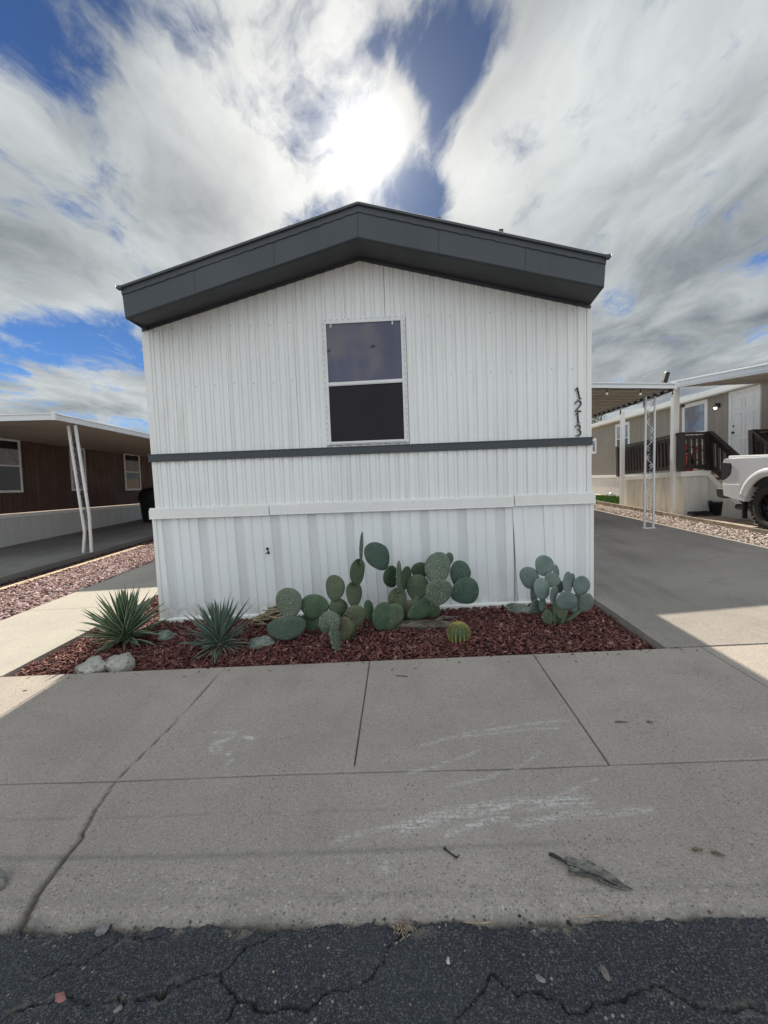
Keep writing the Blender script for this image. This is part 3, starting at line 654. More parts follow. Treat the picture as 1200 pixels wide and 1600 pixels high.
# ================================================================ WHITE MOBILE HOME
HY = 4.554                       # plane of the front wall
HX0, HX1, HC = -2.63, 1.932, -.345
HB = 19.6
home = thing('mobile_home', 'white corrugated metal mobile home with charcoal fascia and band and house number 1213', 'mobile home', (HC, HY, 0))
def roofz(x, zc=3.60, ze=3.02):   # underside line of the gable soffit
    return zc-(zc-ze)*abs(x-HC)/(HX1-HC if x > HC else HC-HX0)
def profile(x0, x1, segs):
    """(x, depth) points of a pressed metal sheet; segs = repeating list of (width, depth)"""
    out = []; x = x0; i = 0
    while x < x1-1e-6:
        w, d = segs[i % len(segs)]; w = min(w, x1-x)
        out.append((x, d)); out.append((x+w, d)); x += w; i += 1
    return out
def corrugated(name, x0, x1, segs, zb, zt, mats, parent, y=HY, lean=lambda x, z: 0., vent=()):
    pr = profile(x0, x1, segs); mb = MB(); vs = []; fs = []; mi = []
    ins = 0.0035
    pts = []
    for k in range(0, len(pr), 2):
        (xa, d), (xb, _) = pr[k], pr[k+1]; e = min(ins, (xb-xa)/3)
        pts += [(xa+e, d), (xb-e, d)]
    pts[0] = (x0, pts[0][1]); pts[-1] = (x1, pts[-1][1])
    if x0 < HC < x1: # keep the ridge sharp
        for i in range(len(pts)-1):
            if pts[i][0] < HC < pts[i+1][0]: pts.insert(i+1, (HC, pts[i][1] if abs(pts[i][1]-pts[i+1][1]) < 1e-6 else (pts[i][1]+pts[i+1][1])/2)); break
    rows = 7
    for x, d in pts:
        b, t_ = zb(x), zt(x)
        for r in range(rows):
            z = b+(t_-b)*r/(rows-1)
            wob = .0022*math.sin(x*2.3+z*1.9)+.0015*math.sin(x*7.1-z*3.)
            vs.append((x+lean(x, z), y-d+wob, z))
    for i in range(len(pts)-1):
        xm = (pts[i][0]+pts[i+1][0])/2
        v_ = any(a < xm < b for a, b in vent)
        for r in range(rows-1):
            fs.append((i*rows+r, (i+1)*rows+r, (i+1)*rows+r+1, i*rows+r+1)); mi.append(1 if v_ else 0)
    b = len(mb.v); mb.v += vs; mb.f += fs; mb.m += mi; mb.s += [False]*len(fs)
    o = mb.build(name, mats, parent)
    return o
# twelve inch pans pressed with three ribs each
SEG = []
for k in range(3): SEG += [(.054, .014), (.010, .004), (.024, .010), (.013, .000)]
taper = lambda x, z: (x-HC)*(-.0065)*(z-1.7)
band_s = .0
corrugated('front_siding', HX0, HX1, SEG, lambda x: 1.70, lambda x: roofz(x)+.03, [WHITE], home, lean=lambda x, z: taper(x, z) if x < 0 else taper(x, z)*.4)
corrugated('lower_siding', HX0-.012, HX1, SEG, lambda x: 1.10, lambda x: 1.66, [WHITE], home, y=HY-.002)
# raised joints between the sheets
mb = MB()
for x in (-1.06, -.12, 1.13, .34, -1.75):
    mb.box((x-.006, HY-.018, 1.73), (x+.006, HY-.006, roofz(x)))
for x in (.20, 1.0, -.55, -1.9): mb.box((x-.005, HY-.0225, 1.15), (x+.005, HY-.008, 1.645))
# tiny screw heads in rows over the sheets
for z in (2.42, 3.0):
    for k in range(22):
        x = HX0+.12+k*.203
        if -.85 < x < .17 or z > roofz(x)-.05: continue
        mb.lathe([(.0, -.0180), (.0035, -.017), (.0045, -.013)], (x, HY, z+.01*math.sin(k*2.)), 6, 1, axis='Y')
mb.build('sheet_joints', [WHITE, SCREW], home)
# corner posts of the siding
for s, x in ((-1, HX0), (1, HX1)):
    mb = MB(); mb.box((x-.012 if s < 0 else x-.035, HY-.016, 1.1), (x+.035 if s < 0 else x+.012, HY+.05, 3.03)); mb.build('corner_trim', TRIM, home, .003)
# charcoal band with its rolled edges
mb = MB(); mb.box((-2.665, HY-.034, 1.650), (1.948, HY-.012, 1.726)); mb.box((-2.667, HY-.038, 1.718), (1.95, HY-.010, 1.729)); mb.box((-2.667, HY-.038, 1.647), (1.95, HY-.010, 1.656))
mb.build('charcoal_band', CHAR, home, .003)
# white belt in three lengths with a drip cap
for xa, xb, dz_ in ((-2.700, -1.408, 0.), (-1.400, 1.150, .004), (1.158, 1.972, .012)):
    mb = MB(); a = (HX0-.05, 0)
    mb.box((xa, HY-.045, 1.042+dz_), (xb, HY-.016, 1.138+dz_)); mb.box((xa, HY-.030, 1.1385+dz_), (xb, HY-.014, 1.158+dz_)); mb.box((xa, HY-.048, 1.040+dz_), (xb, HY-.019, 1.049+dz_))
    mb.build('belt_trim', TRIM, home, .003)
mb = MB(); mb.box((1.02, HY-.0475, 1.048), (1.026, HY-.0445, 1.138)); mb.build('trim_seam', WHITE, home)
# skirting: a vented pan every 39 cm
VENT = []; segs = []
x = -2.675; segs_x = []
SK = [(.090, .004), (.010, .016), (.087, -.004), (.010, .016), (.075, .006), (.010, .018), (.104, .002), (.009, .018)]
def skb(x): return gzf(x)-.035
PER = sum(w for w, d in SK)
pats = []
xx = -2.675
while xx < 1.2:
    VENT.append((xx+.105, xx+.182)); xx += PER
corrugated('skirting', -2.675, 1.148, SK, skb, lambda x: 1.06, [SKIRT, SKIRTV], home, y=HY-.004, vent=VENT, lean=lambda x, z: (.5-z)*.02)
SK2 = [(.10, .004), (.010, .013), (.12, .000), (.080, -.003), (.014, .013), (.075, .006), (.014, .013), (.095, .002), (.012, .012), (.085, -.002), (.014, .013)]
acc = corrugated('access_panel', 1.162, 1.955, SK2, skb, lambda x: 1.075, [SKIRT, SKIRTV], home, y=HY-.010, vent=[(1.39, 1.475), (1.79, 1.88)], lean=lambda x, z: (.55-z)*.05*min(1, max(0, (1.9-x)/.5)))
mb = MB(); mb.box((1.130, HY+.001, -.02), (1.185, HY+.006, 1.06)); mb.build('backing_strip', SKIRT, home)
mb = MB(); mb.box((1.1495, HY-.016, -.02), (1.1525, HY+.001, 1.04)); mb.build('panel_gap_edge', SCREW, home)
for s, x in ((-1, -2.675), (1, 1.955)):
    mb = MB(); mb.box((x-.010 if s < 0 else x-.03, HY-.022, gzf(x)-.05), (x+.03 if s < 0 else x+.010, HY+.05, 1.05)); mb.build('corner_trim', TRIM, home, .003)
# base rail
mb = MB()
for i in range(12):
    xa, xb = -2.69+i*4.65/12, -2.69+(i+1)*4.65/12
    za, zb_ = gzf(xa)+.0, gzf(xb)+.0
    mb.add([(xa, HY-.045, za-.05), (xb, HY-.045, zb_-.05), (xb, HY-.005, zb_-.05), (xa, HY-.005, za-.05), (xa, HY-.040, za), (xb, HY-.040, zb_), (xb, HY-.002, zb_+.012), (xa, HY-.002, za+.012)],
           [(0,3,2,1),(4,5,6,7),(0,1,5,4),(2,3,7,6),(1,2,6,5),(3,0,4,7)])
mb.build('base_rail', TRIM, home)
# torn hole in the skirting: flat black patch stands for the dark inside
mb = MB()
pts = [(0, .035), (.016, .032), (.021, .016), (.012, .004), (.018, -.008), (.026, -.022), (.022, -.040), (.006, -.038), (.0, -.03), (-.016, -.036), (-.02, -.030), (.002, -.020), (.006, -.004), (-.006, .010), (-.009, .026)]
cx, cz_ = -1.458, .662
mb.add([(cx+a, HY-.0222, cz_+b) for a, b in pts] + [(cx+a, HY-.0185, cz_+b) for a, b in pts], [tuple(range(len(pts)))] + [(i, (i+1) % len(pts), len(pts)+(i+1) % len(pts), len(pts)+i) for i in range(len(pts))])
tag(mb.build('dark_hole_patch', BLACK, home), 'small flat black patch standing for the dark of a torn hole in the white skirting')
# side walls, rear wall, floor: closed body behind the front
mb = MB()
def side_wall(x, s):
    pr = profile(HY+.02, HB, [(.09, .0), (.012, -.008), (.19, .0), (.012, -.008)])
    vs = []
    for yy, d in pr:
        for z in (-.15, 3.06): vs.append((x+s*d, yy, z))
    mb.add(vs, [(2*i, 2*i+2, 2*i+3, 2*i+1) for i in range(len(pr)-1)], 0)
side_wall(HX0, -1); side_wall(HX1, 1)
mb.add([(HX0, HB, -.15), (HX1, HB, -.15), (HX1, HB, 3.05), (HC, HB, 3.6), (HX0, HB, 3.05)], [(0, 1, 2, 3, 4)], 0)
mb.build('side_siding', WHITE, home)
mb = MB(); mb.box((HX0+.04, HY+.06, .2), (HX1-.04, HB-.05, 3.0)); mb.build('inner_body', BLACK, home)
# fascia: sloping boxed rake, 40 cm deep, made of sections
FY = 4.155
EL, ER = (-2.575, 3.270), (1.905, 3.300); PK = (-.31, 3.885)       # top line on the fascia plane
BL, BR, BP = (-2.562, 2.995), (1.890, 3.045), (-.325, 3.600)       # bottom line
def lerp(p, q, t): return tuple(a+(b-a)*t for a, b in zip(p, q))
def fascia(Lt, Rt, Lb, Rb, cuts):
    for a, b in zip(cuts[:-1], cuts[1:]):
        g = .0006
        ta, tb = lerp(Lt, Rt, a+g), lerp(Lt, Rt, b-g); ba, bb = lerp(Lb, Rb, a+g), lerp(Lb, Rb, b-g)
        mb = MB()
        N_ = 6; vs = []; fs = []
        for i in range(N_+1):
            tt = lerp(ta, tb, i/N_); bt = lerp(ba, bb, i/N_); wv = .0015*math.sin(tt[0]*5)
            prof = [(0, FY+.012), (.02, FY+.004), (.04, FY), (.80, FY-.001), (.81, FY+.002)]
            for k, (f, yy) in enumerate(prof):
                p_ = lerp(bt, tt, f); vs.append((p_[0], yy+wv, p_[1]))
        K_ = 5
        fs = [(i*K_+k, (i+1)*K_+k, (i+1)*K_+k+1, i*K_+k+1) for i in range(N_) for k in range(K_-1)]
        mb.add(vs, fs); vs2 = [(x_, y_+.02, z_) for x_, y_, z_ in vs]
        mb.add(vs2, [f[::-1] for f in fs])
        mb.build('fascia_board', CHAR, home)
    # scalloped shadow lip and roof edge flashing above the board
    mb = MB(); L = math.hypot(Rt[0]-Lt[0], Rt[1]-Lt[1]); n = int(L/.022); vs = []
    for i in range(n+1):
        t_ = i/n; T = lerp(Lt, Rt, t_); B = lerp(Lb, Rb, t_); e = .782+.010*math.sin(i*2*math.pi/5)+.004*math.sin(i*.7)
        p1, p2 = lerp(B, T, e), lerp(B, T, 1.0)
        vs += [(p1[0], FY-.010, p1[1]), (p2[0], FY-.012, p2[1]), (p1[0], FY+.006, p1[1]-.002)]
    mb.add(vs, [(3*i, 3*i+3, 3*i+4, 3*i+1) for i in range(n)] + [(3*i+2, 3*i+5, 3*i+3, 3*i) for i in range(n)])
    mb.build('scalloped_flashing', CHAR, home)
    mb = MB(); mb.beam((Lt[0], FY-.010, Lt[1]+.004), (Rt[0], FY-.010, Rt[1]+.004), .045, .022); mb.build('drip_edge', CHAR, home, .003)
    mb = MB(); mb.beam((Lt[0], FY+.01, Lt[1]+.022), (Rt[0], FY+.01, Rt[1]+.022), .05, .012); mb.build('roof_edge_strip', ALU, home, .002)
fascia(EL, PK, BL, BP, (0, .31, .65, 1)); fascia(PK, ER, BP, BR, (0, .33, .68, 1))
mb = MB()
for P_, s in ((EL, -1), (ER, 1)):   # turned end with its upturned lip
    B_ = BL if s < 0 else BR
    mb.add([(B_[0], FY+.01, B_[1]), (P_[0], FY+.01, P_[1]-.03), (P_[0], HY+.3, P_[1]-.03), (B_[0], HY+.3, B_[1])], [(0, 1, 2, 3)])
    mb.beam((P_[0]-s*.02, FY-.012, P_[1]+.002), (P_[0]+s*.028, FY-.012, P_[1]+.003), .05, .030)
    mb.beam((P_[0]+s*.02, FY-.02, P_[1]-.015), (P_[0]+s*.045, FY-.02, P_[1]+.022), .02, .004)
    mb.build('fascia_end', CHAR, home); mb = MB()
mb = MB()    # soffit strips joining fascia and wall
for (A, B, xw0, xw1) in ((BL, BP, HX0+.0, HC), (BP, BR, HC, HX1)):
    mb.add([(A[0], FY+.010, A[1]+.004), (B[0], FY+.010, B[1]+.004), (xw1, HY+.02, roofz(xw1)+.004), (xw0, HY+.02, roofz(xw0)+.004)], [(0, 1, 2, 3)])
mb.build('soffit', CHARD, home)
mb = MB()
mb.beam((HX0, HY-.018, 3.005), (HC, HY-.018, 3.588), .016, .028); mb.beam((HC, HY-.018, 3.588), (HX1, HY-.018, 3.005), .016, .028)
mb.build('soffit_moulding', CHAR, home)
# roof sheets; hidden side eaves added to widen the house shadow
mb = MB()
for A, B in ((EL, PK), (PK, ER)):
    mb.add([(A[0], FY-.0, A[1]+.03), (B[0], FY-.0, B[1]+.03), (B[0], HB+.2, B[1]+.03), (A[0], HB+.2, A[1]+.03), (A[0], FY, A[1]-.01), (B[0], FY, B[1]-.01), (B[0], HB+.2, B[1]-.01), (A[0], HB+.2, A[1]-.01)],
           [(0,1,2,3),(7,6,5,4),(0,4,5,1),(1,5,6,2),(2,6,7,3),(3,7,4,0)])
mb.build('roof', TRIM, home)
mb = MB(); mb.box((-3.00, 5.7, 3.20), (-2.55, HB, 3.26)); mb.box((-3.0, 5.7, 3.06), (-2.97, HB, 3.20)); mb.box((1.88, 5.0, 3.20), (2.02, HB, 3.26)); mb.build('shadow_eave', CHAR, home)
# roof clutter: two small vents seen as nubs on the ridge line
for x, z in ((-.95, 3.73), (.42, 3.72), (.98, 3.585)):
    mb = MB(); mb.box((x-.02, 4.17, z), (x+.02, 4.22, z+.03)); mb.build('flashing_tab', CHAR, home, .004)

# ---- window with its screwed flange
win = None
WX0, WX1, WZ0, WZ1, WM = -.760, .092, 1.748, 3.018, 2.372
mb = MB(); yo = HY-.038
def ring(mb, x0, x1, z0, z1, w, ya, yb, mi=0):
    mb.box((x0, ya, z0), (x0+w, yb, z1), mi); mb.box((x1-w, ya, z0), (x1, yb, z1), mi)
    mb.box((x0+w, ya, z0), (x1-w, yb, z0+w), mi); mb.box((x0+w, ya, z1-w), (x1-w, yb, z1), mi)
ring(mb, WX0, WX1, WZ0, WZ1, .034, yo+.006, HY-.006)
ring(mb, WX0+.026, WX1-.026, WZ0+.012, WZ1-.030, .022, yo-.006, HY-.004)
def screws(px, pz): mb.lathe([(0, -.0035), (.0042, -.002), (.005, .001)], (px, yo+.006, pz), 6, 1, axis='Y')
for k in range(21):
    z = WZ0+.05+k*.0585
    screws(WX0+.013, z+.004*math.sin(k*3)); screws(WX1-.013, z+.004*math.cos(k*3))
for k in range(14): screws(WX0+.04+k*.060, WZ1-.012)
frame = mb.build('window', [ALU, SCREW], home, .002)
mb = MB(); mb.box((WX0+.046, HY-.029, WM+.018), (WX1-.046, HY-.024, WZ1-.05)); mb.build('upper_pane', PANE, frame)
mb = MB(); mb.box((WX0+.046, HY-.036, WZ0+.032), (WX1-.046, HY-.031, WM-.018)); mb.build('insect_screen', SCREEN, frame)
mb = MB(); mb.beam((WX0+.048, yo-.001, WM-.004), (WX1-.048, yo-.001, WM+.004), .018, .030); mb.beam((WX0+.05, yo-.004, WM-.024), (WX1-.05, yo-.004, WM-.015), .012, .006); mb.build('meeting_rail', ALU, frame, .002)
for x in (WX0+.095, WX1-.13):
    mb = MB(); mb.box((x-.008, HY-.036, WZ1-.085), (x+.008, HY-.028, WZ1-.060)); mb.tube([(x, HY-.032, WZ1-.055), (x, HY-.032, WZ1-.075)], .009, 8)
    mb.build('curtain_clip', ALU, frame)
for c_, sc in (((-.70, 2.70), 1.), ((-.245, 2.735), -1.)):
    mb = MB(); mb.tube([(c_[0]-.02*sc, HY-.031, c_[1]-.02), (c_[0]-.008*sc, HY-.031, c_[1]-.002), (c_[0]+.004*sc, HY-.031, c_[1]-.002*sc), (c_[0]+.018*sc, HY-.031, c_[1]+.018 if sc > 0 else c_[1]-.018)], [.003, .008, .004, .007], 6)
    mb.build('tape_scrap', BLACK, frame)

# ---- house number 1 2 1 3
def stroke(mb, pts, ws, y, th=.010):
    """flat cut digit stroke of changing width"""
    P_ = [Vector((a, b)) for a, b in pts]; ws = [w_*.80 for w_ in ws]; L_, R2 = [], []
    for i, p_ in enumerate(P_):
        d = (P_[min(i+1, len(P_)-1)]-P_[max(i-1, 0)]).normalized(); n_ = Vector((-d.y, d.x))*ws[i]/2
        L_.append(p_+n_); R2.append(p_-n_)
    n = len(P_); vs = [(q.x, y, q.y) for q in L_+R2] + [(q.x, y+th, q.y) for q in L_+R2]; fs = []
    for i in range(n-1):
        fs += [(i, n+i, n+i+1, i+1), (2*n+i, 2*n+i+1, 3*n+i+1, 3*n+i), (i, i+1, 2*n+i+1, 2*n+i), (n+i, 3*n+i, 3*n+i+1, n+i+1)]
    fs += [(0, 2*n, 3*n, n), (n-1, 2*n-1, 4*n-1, 3*n-1)]
    mb.add(vs, fs)
def arc(cx, cy, rx, ry, a0, a1, n=9): return [(cx+rx*math.cos(R_(a0+(a1-a0)*i/n)), cy+ry*math.sin(R_(a0+(a1-a0)*i/n))) for i in range(n+1)]
def digit(kind, cx, cz, h, tilt):
    mb = MB(); y = HY-.022; c, s = math.cos(tilt), math.sin(tilt)
    T = lambda pts: [(cx+(a*c-b*s)*h, cz+(a*s+b*c)*h) for a, b in pts]
    if kind == 1:
        stroke(mb, T([(0, .5), (.0, .1), (.0, -.3), (.02, -.47)]), [.10*h, .15*h, .15*h, .13*h], y)
        stroke(mb, T([(-.24, .30), (-.10, .40), (.03, .49)]), [.05*h, .10*h, .12*h], y-.002)
        stroke(mb, T([(-.14, -.48), (.18, -.47)]), [.07*h, .07*h], y-.003)
    elif kind == 2:
        stroke(mb, T([(-.26, .18)]+arc(0, .24, .24, .25, 150, -25, 10)+[(.08, -.06), (-.12, -.28), (-.26, -.44)]), [.10*h, .08*h]+[.11*h]*5+[.15*h]*5+[.12*h, .08*h, .06*h], y)
        stroke(mb, T([(-.28, -.45), (0, -.42), (.24, -.47), (.30, -.36)]), [.08*h, .15*h, .12*h, .03*h], y-.002)
    else:
        stroke(mb, T([(-.24, .26)]+arc(-.01, .27, .20, .22, 140, -60, 9)+[(-.06, .05)]), [.09*h, .07*h]+[.09*h]*3+[.13*h]*6+[.05*h], y)
        stroke(mb, T([(-.08, .06)]+arc(-.04, -.20, .27, .25, 70, -110, 10)+[(-.26, -.46)]), [.05*h, .09*h]+[.14*h]*8+[.09*h, .06*h, .04*h], y-.002)
    return mb
for kind, cx, cz, h, tl, lb in ((1, 1.812, 2.170, .120, .20, 'uppermost black figure 1 of the house number'), (2, 1.808, 2.042, .112, -.04, None), (1, 1.806, 1.925, .108, .06, None), (3, 1.806, 1.800, .116, .0, None)):
    o = digit(kind, cx, cz, h, tl).build('house_number', NUMB, home)

# ---- unseen awning added at the left to cast the shadow on the path
aw = thing('added_shade_awning', 'unseen awning added left of the white home to shade the path', 'awning', (-3.8, 9.7, 0))
mb = MB(); mb.box((-5.02, 9.75, 2.42), (-2.66, 16, 2.52)); mb.build('awning_roof', AWN, aw)
for y in (9.9, 15.8):
    mb = MB(); mb.box((-4.98, y-.03, gzf(-4.95)), (-4.92, y+.03, 2.42)); mb.build('post', AWN, aw)
# ================================================================ PLANTS, ROCKS, LITTER
PADS_A = [(-1.071,3.85,0.294,0.214,0.266,-5,10,2),(-1.084,3.8,0.081,0.325,0.194,-4,8,1),(-0.851,3.92,0.235,0.235,0.218,10,10,0),(-0.89,3.95,0.079,0.178,0.154,0,-20,0)]
PADS_B = [(-0.661,3.95,0.398,0.166,0.225,0,0,0),(-0.639,3.95,0.208,0.148,0.166,0,20,3),(-0.681,3.7,0.165,0.172,0.189,30,10,2),(-0.553,3.75,0.086,0.135,0.214,20,-20,3),(-0.608,3.58,0.062,0.059,0.236,-8,80,2),(-0.466,3.85,0.159,0.162,0.196,-15,15,3),(-0.482,3.95,0.332,0.13,0.219,-5,50,0),(-0.43,3.95,0.543,0.142,0.231,6,52,0),(-0.388,3.95,0.763,0.053,0.284,1,86,2),(-0.351,4.0,0.16,0.078,0.18,4,60,0)]
PADS_C = [(-0.267,4.2,0.63,0.208,0.277,-32,5,1),(-0.13,4.2,0.428,0.139,0.214,-20,40,0),(-0.052,4.1,0.445,0.08,0.295,0,75,2),(0.003,4.2,0.405,0.113,0.227,2,60,0),(-0.066,4.12,0.22,0.161,0.222,-5,15,3),(-0.219,3.98,0.108,0.161,0.251,18,30,0),(-0.105,4.0,0.111,0.168,0.204,10,-10,3),(0.118,4.15,0.327,0.193,0.237,10,-10,3),(0.162,4.28,0.458,0.161,0.167,10,10,0),(0.324,4.12,0.511,0.222,0.297,12,5,2),(0.432,4.2,0.584,0.082,0.126,20,20,1),(0.529,4.22,0.437,0.19,0.234,12,10,1),(0.56,4.1,0.304,0.234,0.258,55,0,1),(0.317,3.98,0.321,0.227,0.245,20,5,2),(0.158,4.1,0.12,0.16,0.307,80,20,0),(0.054,4.12,0.109,0.185,0.185,0,-15,3),(0.23,4.15,0.133,0.212,0.168,60,10,0)]
PADS_D = [(1.278,4.0,0.545,0.156,0.174,0,0,4),(1.142,4.0,0.432,0.156,0.192,-20,0,4),(1.227,3.9,0.356,0.135,0.181,-5,5,4),(1.324,3.95,0.423,0.13,0.124,10,-5,4),(1.405,4.05,0.457,0.085,0.146,3,50,4),(1.316,3.85,0.322,0.087,0.139,2,40,4),(1.503,4.0,0.376,0.102,0.192,2,35,4),(1.575,4.08,0.377,0.086,0.122,5,40,4),(1.454,4.08,0.319,0.086,0.11,0,30,4),(1.619,4.0,0.347,0.144,0.168,12,0,4),(1.407,3.82,0.27,0.166,0.166,28,5,4),(1.186,4.02,0.25,0.078,0.151,-5,50,4),(1.214,4.0,0.164,0.108,0.132,-30,20,4),(1.245,3.95,0.192,0.077,0.124,-8,35,4),(1.297,3.93,0.077,0.1,0.13,-10,10,3),(1.375,3.97,0.049,0.083,0.119,0,40,3),(1.414,3.95,0.122,0.095,0.118,12,15,3),(1.44,3.98,0.026,0.09,0.084,30,10,3),(1.58,4.02,0.175,0.121,0.163,20,10,4),(1.649,3.98,0.196,0.113,0.167,15,-15,4),(1.378,4.0,0.178,0.072,0.096,0,40,4)]
def pad(spec, thing_, spiny, seed):
    x, y, z, w, h, rot, yaw, mi = spec; w *= 1.11; h *= 1.10
    r = random.Random(seed)
    th = max(.020, min(.034, w*.17)); NA, NV = 20, 14
    if mi == 3: th *= 1.2
    M = Matrix.Rotation(R_(yaw + r.uniform(-4, 4)), 4, 'Z') @ Matrix.Rotation(R_(rot), 4, 'Y') @ Matrix.Rotation(R_(r.uniform(-12, 8)), 4, 'X')
    M.translation = Vector((x, y, z))
    # a pad seen turned is wider than its outline in view
    W_ = w/max(.35, abs(math.cos(R_(yaw)))); W_ = min(W_, h*.80 if abs(yaw) > 30 else W_)
    e1, e2 = r.uniform(-.03, .03), r.uniform(-.04, .04); bend = r.uniform(-.02, .02)
    def prof(t):   # obovate outline: narrow foot, broad shoulder
        q = t**(1.18 if mi != 4 else 1.05); return math.sqrt(max(0, 1-(2*q-1)**2))*(1+e1*math.sin(3*math.pi*t))
    def P(t, a):
        wd = prof(t); tk = max(wd, .0)**.6
        xx = math.cos(a)*W_/2*wd*(1+e2*math.sin(2*a)) ; yy = math.sin(a)*th/2*tk*(1-.12*math.cos(a)**2)
        zz = (t-.5)*h
        return M @ Vector((xx + bend*math.sin(math.pi*t), yy + .012*math.sin(math.pi*t)*e2*20*.5, zz))
    ts = [(1-math.cos(math.pi*i/NV))/2 for i in range(1, NV)]
    vs = [P(.0005, 0)] + [P(t, 2*math.pi*j/NA) for t in ts for j in range(NA)] + [P(.9995, 0)]
    fs = [(0, 1+(j+1) % NA, 1+j) for j in range(NA)]
    for i in range(NV-2):
        fs += [(1+i*NA+j, 1+i*NA+(j+1) % NA, 1+(i+1)*NA+(j+1) % NA, 1+(i+1)*NA+j) for j in range(NA)]
    L = len(vs)-1; b = 1+(NV-2)*NA
    fs += [(b+j, b+(j+1) % NA, L) for j in range(NA)]
    mb = MB(); mb.add(vs, fs, 0, True)
    # areoles with spines on both faces and round the rim
    step = .026 if spiny > .6 else .030
    rows = max(2, int(h/step)); c0 = Vector((x, y, z))
    for i in range(1, rows+1):
        t = (i-.3)/rows; wd = prof(min(.99, max(.01, t)))*W_/2; nc = max(1, int(2*wd/step))
        for k in range(nc+1):
            u = (k+.5*(i % 2))/(nc+.5)*2-1
            if abs(u) > 1: continue
            for side in (-1, 1):
                if side > 0 and abs(u) < .85: continue         # only the faces turned to the light side carry visible ones
                tj = min(.985, max(.02, t+r.uniform(-.3, .3)*step/h)); a = side*math.acos(max(-1, min(1, u*.98+r.uniform(-.25, .25)*step/max(wd, .02)))); p = P(tj, a)
                n = M.to_3x3() @ Vector((math.cos(a)*.35+u*.3, math.sin(a), (t-.5)*.8)); n.normalize()
                ns = 4 if spiny > .6 else (2 if spiny > .2 else 1)
                for q in range(ns):
                    if spiny > .2 and r.random() > spiny+.25: continue
                    d = (n*.55 + Vector((r.uniform(-1, 1), r.uniform(-.5, .5), r.uniform(-1.2, .6)))*(1. if spiny > .2 else .3)).normalized()
                    Ls = (r.uniform(.010, .030) if spiny > .6 else r.uniform(.008, .020)) if spiny > .2 else .0035
                    s_ = d.cross(Vector((.3, .2, .9))).normalized()*(.0013 if spiny > .2 else .0018)
                    p0 = p-n*.002
                    mb.add([p0-s_, p0+s_, p0+d*Ls], [(0, 1, 2)], 1)
    o = mb.build('pad', [PADM[mi], SPINE if spiny > .2 else SPINED], thing_)
    return o
def prickly(label, base, pads, spiny_of, seed, stem=None):
    t = thing('prickly_pear_cactus', label, 'cactus', base, 'prickly pears in the bark bed')
    for i, s in enumerate(pads): pad(s, t, spiny_of(s), seed+i)
    if stem:
        mb = MB()
        for pts, rr in stem: mb.tube(pts, rr, 10)
        mb.build('woody_stem', PADM[3], t)
    return t
sp = lambda s: {0: .35, 1: .5, 2: 1., 3: .5, 4: .1}[s[7]]
prickly('low prickly pear of four broad green pads next to the right sword plant', (-1.0, 3.85, bed_zf(-1.0, 3.85)), PADS_A, sp, 100)
tb = prickly('prickly pear with a tall thin upright chain of pads beneath the window', (-.58, 3.85, bed_zf(-.58, 3.85)), PADS_B, sp, 200,
     [([(-.52, 3.86, -.05), (-.50, 3.87, .08), (-.47, 3.9, .2)], [.05, .045, .03]), ([(-.6, 3.8, -.05), (-.56, 3.8, .05), (-.55, 3.78, .1)], [.045, .04, .03])])
tcx = prickly('largest prickly pear, sprawling with spiny pads between window and barrel cactus', (.1, 4.1, bed_zf(.1, 4.1)), PADS_C, sp, 300,
     [([(-.18, 4.02, -.06), (-.12, 4.05, .06), (-.07, 4.12, .2)], [.07, .065, .05]), ([(.02, 4.15, -.06), (.06, 4.14, .1), (.12, 4.15, .25)], [.06, .055, .04]), ([(.1, 4.16, .05), (.25, 4.16, .2), (.33, 4.14, .4)], [.04, .04, .03])])
prickly('blue-grey prickly pear with smooth rounded pads at the right house corner', (1.37, 3.96, bed_zf(1.37, 3.96)), PADS_D, sp, 400,
     [([(1.33, 3.95, -.06), (1.30, 3.95, .05), (1.28, 3.95, .15)], [.03, .028, .02]), ([(1.37, 3.98, -.06), (1.37, 3.97, .08), (1.36, 3.96, .2)], [.03, .028, .02]), ([(1.41, 3.96, -.06), (1.44, 3.96, .06), (1.50, 3.98, .2)], [.028, .025, .02]),
      ([(1.45, 3.98, .0), (1.55, 4.0, .06), (1.62, 4.0, .12)], [.02, .02, .016])])

